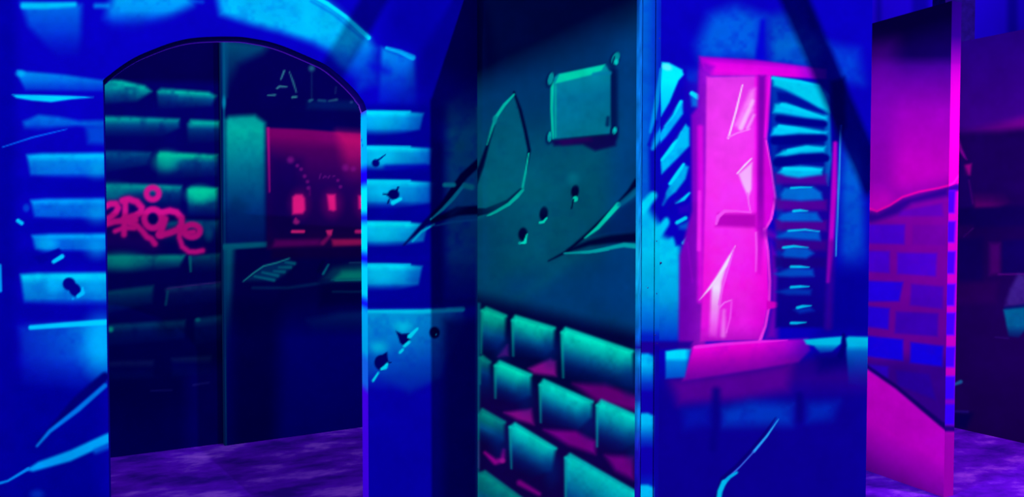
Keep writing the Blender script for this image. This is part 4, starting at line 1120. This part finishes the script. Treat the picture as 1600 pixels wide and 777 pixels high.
# painted fire basket with smoke
m.fill([(1591, 428), (1600, 430), (1620, 470), (1604, 480), (1570, 478), (1578, 452)], (62, 44, 138), 5, a=.9, mott=.4)
BK = [(1568, 484), (1606, 480), (1602, 516), (1592, 528), (1576, 526)]
m.fill([(1569, 480), (1610, 474), (1608, 488), (1570, 490)], (6, 24, 110), 3, a=.9)
m.fill(BK, [(0, (0, 130, 150), 1), (.6, (0, 128, 150), 1), (1, (0, 60, 120), .5)], 3, mott=.15)
m.line([(1555, 527), (1576, 529)], 2, (46, 20, 110), 1.5, .8)
m.line([(1487, 603), (1501, 597)], [3, 6], (30, 120, 150), 2); m.line([(1486, 643), (1512, 644)], [3, 4], (40, 24, 120), 2)
m.fill([(1480, 645), (1520, 646), (1510, 670), (1480, 668)], (2, 0, 74), 6, a=.8)
m.spray(.06)
root = thing('mural_panel', 'very dark purple partition at far right with a small teal painted fire basket', 'wall panel', (*k0[:2], 0))
painted(root, 'mural_face', V, F, m.C, .6, [('bk', 'painted_basket', [BK], None, 'teal fire basket'), ('sm', 'painted_smoke', [[(1591, 428), (1602, 430), (1620, 476), (1568, 478)]], None, 'pale violet smoke')], slab_data(W, wa, wb, 0, 2.82, .08), (20, 0, 70))

# ================================================================== the hall itself
X0, X1, Y0, Y1, ZC = -4.7, 14.0, -6.0, 8.0, 6.8
struct(box('floor', (X0, Y0, -.1), (X1, Y1, 0), M_FLOOR))
struct(box('ceiling', (X0, Y0, ZC), (X1, Y1, ZC + .1), M_DARK))
struct(box('wall_left', (X0 - .1, Y0, 0), (X0, Y1, ZC), M_DARK))
struct(box('wall_right', (X1, Y0, 0), (X1 + .1, Y1, ZC), M_DARK))
struct(box('wall_front', (X0, Y0 - .1, 0), (X1, Y0, ZC), M_DARK))
# back wall of the hall: blue boards with uprights, seen over the partitions
HB = Plane((0, Y1), (1, 0))
us = np.concatenate([np.linspace(X0, HB.uv(1340, 20)[0], 12)[:-1], grid_cols(HB, 1340, 1620, 3, 20), np.linspace(HB.uv(1622, 20)[0], X1, 8)])
V, F = ruled(HB, us, 0.0, ZC, 60, 4.6, 2.0)
X, Y = project(V)
m = Mural(X, Y, (20, 0, 176), 91)
for xx, w in ((1373, 8), (1438, 26), (1582, 16), (1640, 10)): m.line([(xx, -400), (xx, 400)], w, (8, 0, 130), 6, .9)
m.spray(.06, 50)
hb = mesh_obj('wall_back', *(lambda a_: (np.concatenate([V, np.asarray(a_[0])]), F.tolist() + [[i + len(V) for i in q_] for q_ in a_[1]]))(slab_data(HB, X0, X1, 0, ZC, .1)), PAINT, None,
              np.concatenate([lin(m.C) / .8, np.tile(lin((10, 0, 110)), (8, 1))]))
struct(hb)
# dark post behind the magenta partition
pp = W.hit(1494, 380)
pp = EYE + (pp - EYE) * 1.12
dr = RIGHT * .075
V_ = []
for z in (0, ZC):
    for s_, t_ in ((-1.35, 0), (1.35, 0), (1.35, .2), (-1.35, .2)):
        q_ = pp + RIGHT * .09 * s_ + np.array([FWD[0], FWD[1], 0]) * t_
        V_.append((q_[0], q_[1], z))
struct(mesh_obj('pillar', V_, [(0, 3, 2, 1), (4, 5, 6, 7), (0, 1, 5, 4), (1, 2, 6, 5), (2, 3, 7, 6), (3, 0, 4, 7)], plain('navy_board', (40, 14, 150), .8, .0)))

# ------------------------------------------------------------------ lights
# key: ultraviolet flood hung high behind the viewer; its place follows from the shadow the corner block throws on the arch side
wA = A.hit(713, 46); wB = A.hit(656, 220)
slope = (wA[2] - wB[2]) / (wA[0] - wB[0])
ztop = wA[2] + slope * (XP - wA[0])
xv = A.hit(675, 400)[0]
ky = (XP - xv) / (YA - YS)
dk = 1.1
KEY = np.array([XP + dk, YS - dk / ky, TOP + slope * dk])
print('shadow: top at', ztop, 'slope', slope, 'key', KEY)


def lamp(name, kind, loc, power, col, size=.05, target=None, spot=None):
    l = bpy.data.lights.new(name, kind)
    l.energy = power; l.color = col
    if kind == 'AREA': l.size = size
    else: l.shadow_soft_size = size
    if kind == 'SPOT': l.spot_size = radians(spot); l.spot_blend = .6
    o = bpy.data.objects.new(name, l)
    COL.objects.link(o)
    o.location = loc
    if target is not None:
        from mathutils import Vector
        dv = Vector(target) - Vector(loc)
        o.rotation_euler = dv.to_track_quat('-Z', 'Y').to_euler()
    return o


lamp('key_flood', 'POINT', KEY, 2600, (1.0, .97, .93), .04)
LSIDE = (-3.0, 2.62, 3.2)
lamp('added_side_fill', 'POINT', LSIDE, 740, (.8, 1.0, .75), .06)  # unseen fill added from the left to light the teal side
lamp('hall_fill', 'AREA', (.4, .2, 6.4), 19, (.75, .9, 1.0), 3.0, (.6, 2.4, 1))
lamp('added_arch_edge_spot', 'SPOT', (-1.95, 3.42, .5), 90, (.6, .25, 1.0), .05, (-.5, 3.2, 1.9), 70)  # unseen spot added behind the arch to brighten its edge and jamb
lamp('added_room_fill', 'AREA', (.0, 4.3, 5.0), 20, (.8, 1.0, .9), .8, (.2, 5.4, 0))  # unseen fill added over the room behind the arch
RFL = (2.3, 2.6, 4.4)
lamp('added_right_fill', 'POINT', RFL, 560, (1.0, .75, .95), .12)  # unseen light added for the right-hand partitions and floor
lamp('added_floor_spot', 'SPOT', (4.9, 1.6, 4.7), 1500, (1.0, .2, .62), .1, (4.3, 2.4, 0), 62)  # unseen spot added to brighten the floor at right
lamp('added_back_wall_fill', 'AREA', (10.0, 5.5, 6.3), 100, (.9, .9, 1.0), 1.2, (10.5, 8, 3.6))  # unseen light added to brighten the back wall of the hall

# roof braces casting the bar shadows, and unseen boards added to shade partition tops
def bar(name, a, b, w, mat):
    from mathutils import Vector
    a, b = Vector(a), Vector(b)
    z = (b - a).normalized()
    x = z.cross(Vector((0, 0, 1))).normalized(); y = z.cross(x)
    V_ = [p + x * (i * w / 2) + y * (j * w / 2) for p in (a, b) for i, j in ((-1, -1), (1, -1), (1, 1), (-1, 1))]
    return struct(mesh_obj(name, [tuple(v) for v in V_], [(0, 3, 2, 1), (4, 5, 6, 7), (0, 1, 5, 4), (1, 2, 6, 5), (2, 3, 7, 6), (3, 0, 4, 7)], mat))


def between(w, t): return KEY + (w - KEY) * t


bar('overhead_shade_beam', between(A.hit(652, -115), .72), between(A.hit(512, 124), .72), .064, M_STEEL)
bar('overhead_shade_beam', between(S.hit(1186, -130), .72), between(S.hit(1366, 286), .72), .058, M_STEEL)
struct(box('overhead_shade_beam', (3.18, 1.6, 3.36), (3.24, 4.6, 4.3), M_DARK))  # unseen board added to shade the top of the magenta partition
zs = LSIDE[2] + (2.10 - LSIDE[2]) * ((-1.0 - LSIDE[0]) / (XP - LSIDE[0]))
struct(box('overhead_shade_beam', (-1.06, -1.5, zs), (-1.0, YA + .4, zs + .75), M_DARK))  # unseen board added to shade the top of the teal side

# ------------------------------------------------------------------ world, camera, view
w = bpy.data.worlds.new('dark_hall'); scene.world = w
w.use_nodes = True
w.node_tree.nodes['Background'].inputs['Color'].default_value = (.01, 0, .05, 1)
w.node_tree.nodes['Background'].inputs['Strength'].default_value = .2
cam = bpy.data.cameras.new('camera')
cam.sensor_width = 36; cam.lens = 36 * FPX / 1600; cam.clip_start = .02
co = bpy.data.objects.new('camera', cam); COL.objects.link(co)
co.location = EYE
co.rotation_euler = (math.pi / 2 - PITCH, 0, -YAW)
scene.camera = co
scene.view_settings.view_transform = 'Standard'
scene.view_settings.look = 'None'
scene.view_settings.exposure = 0
scene.view_settings.gamma = 1
scene.view_settings.use_curve_mapping = False
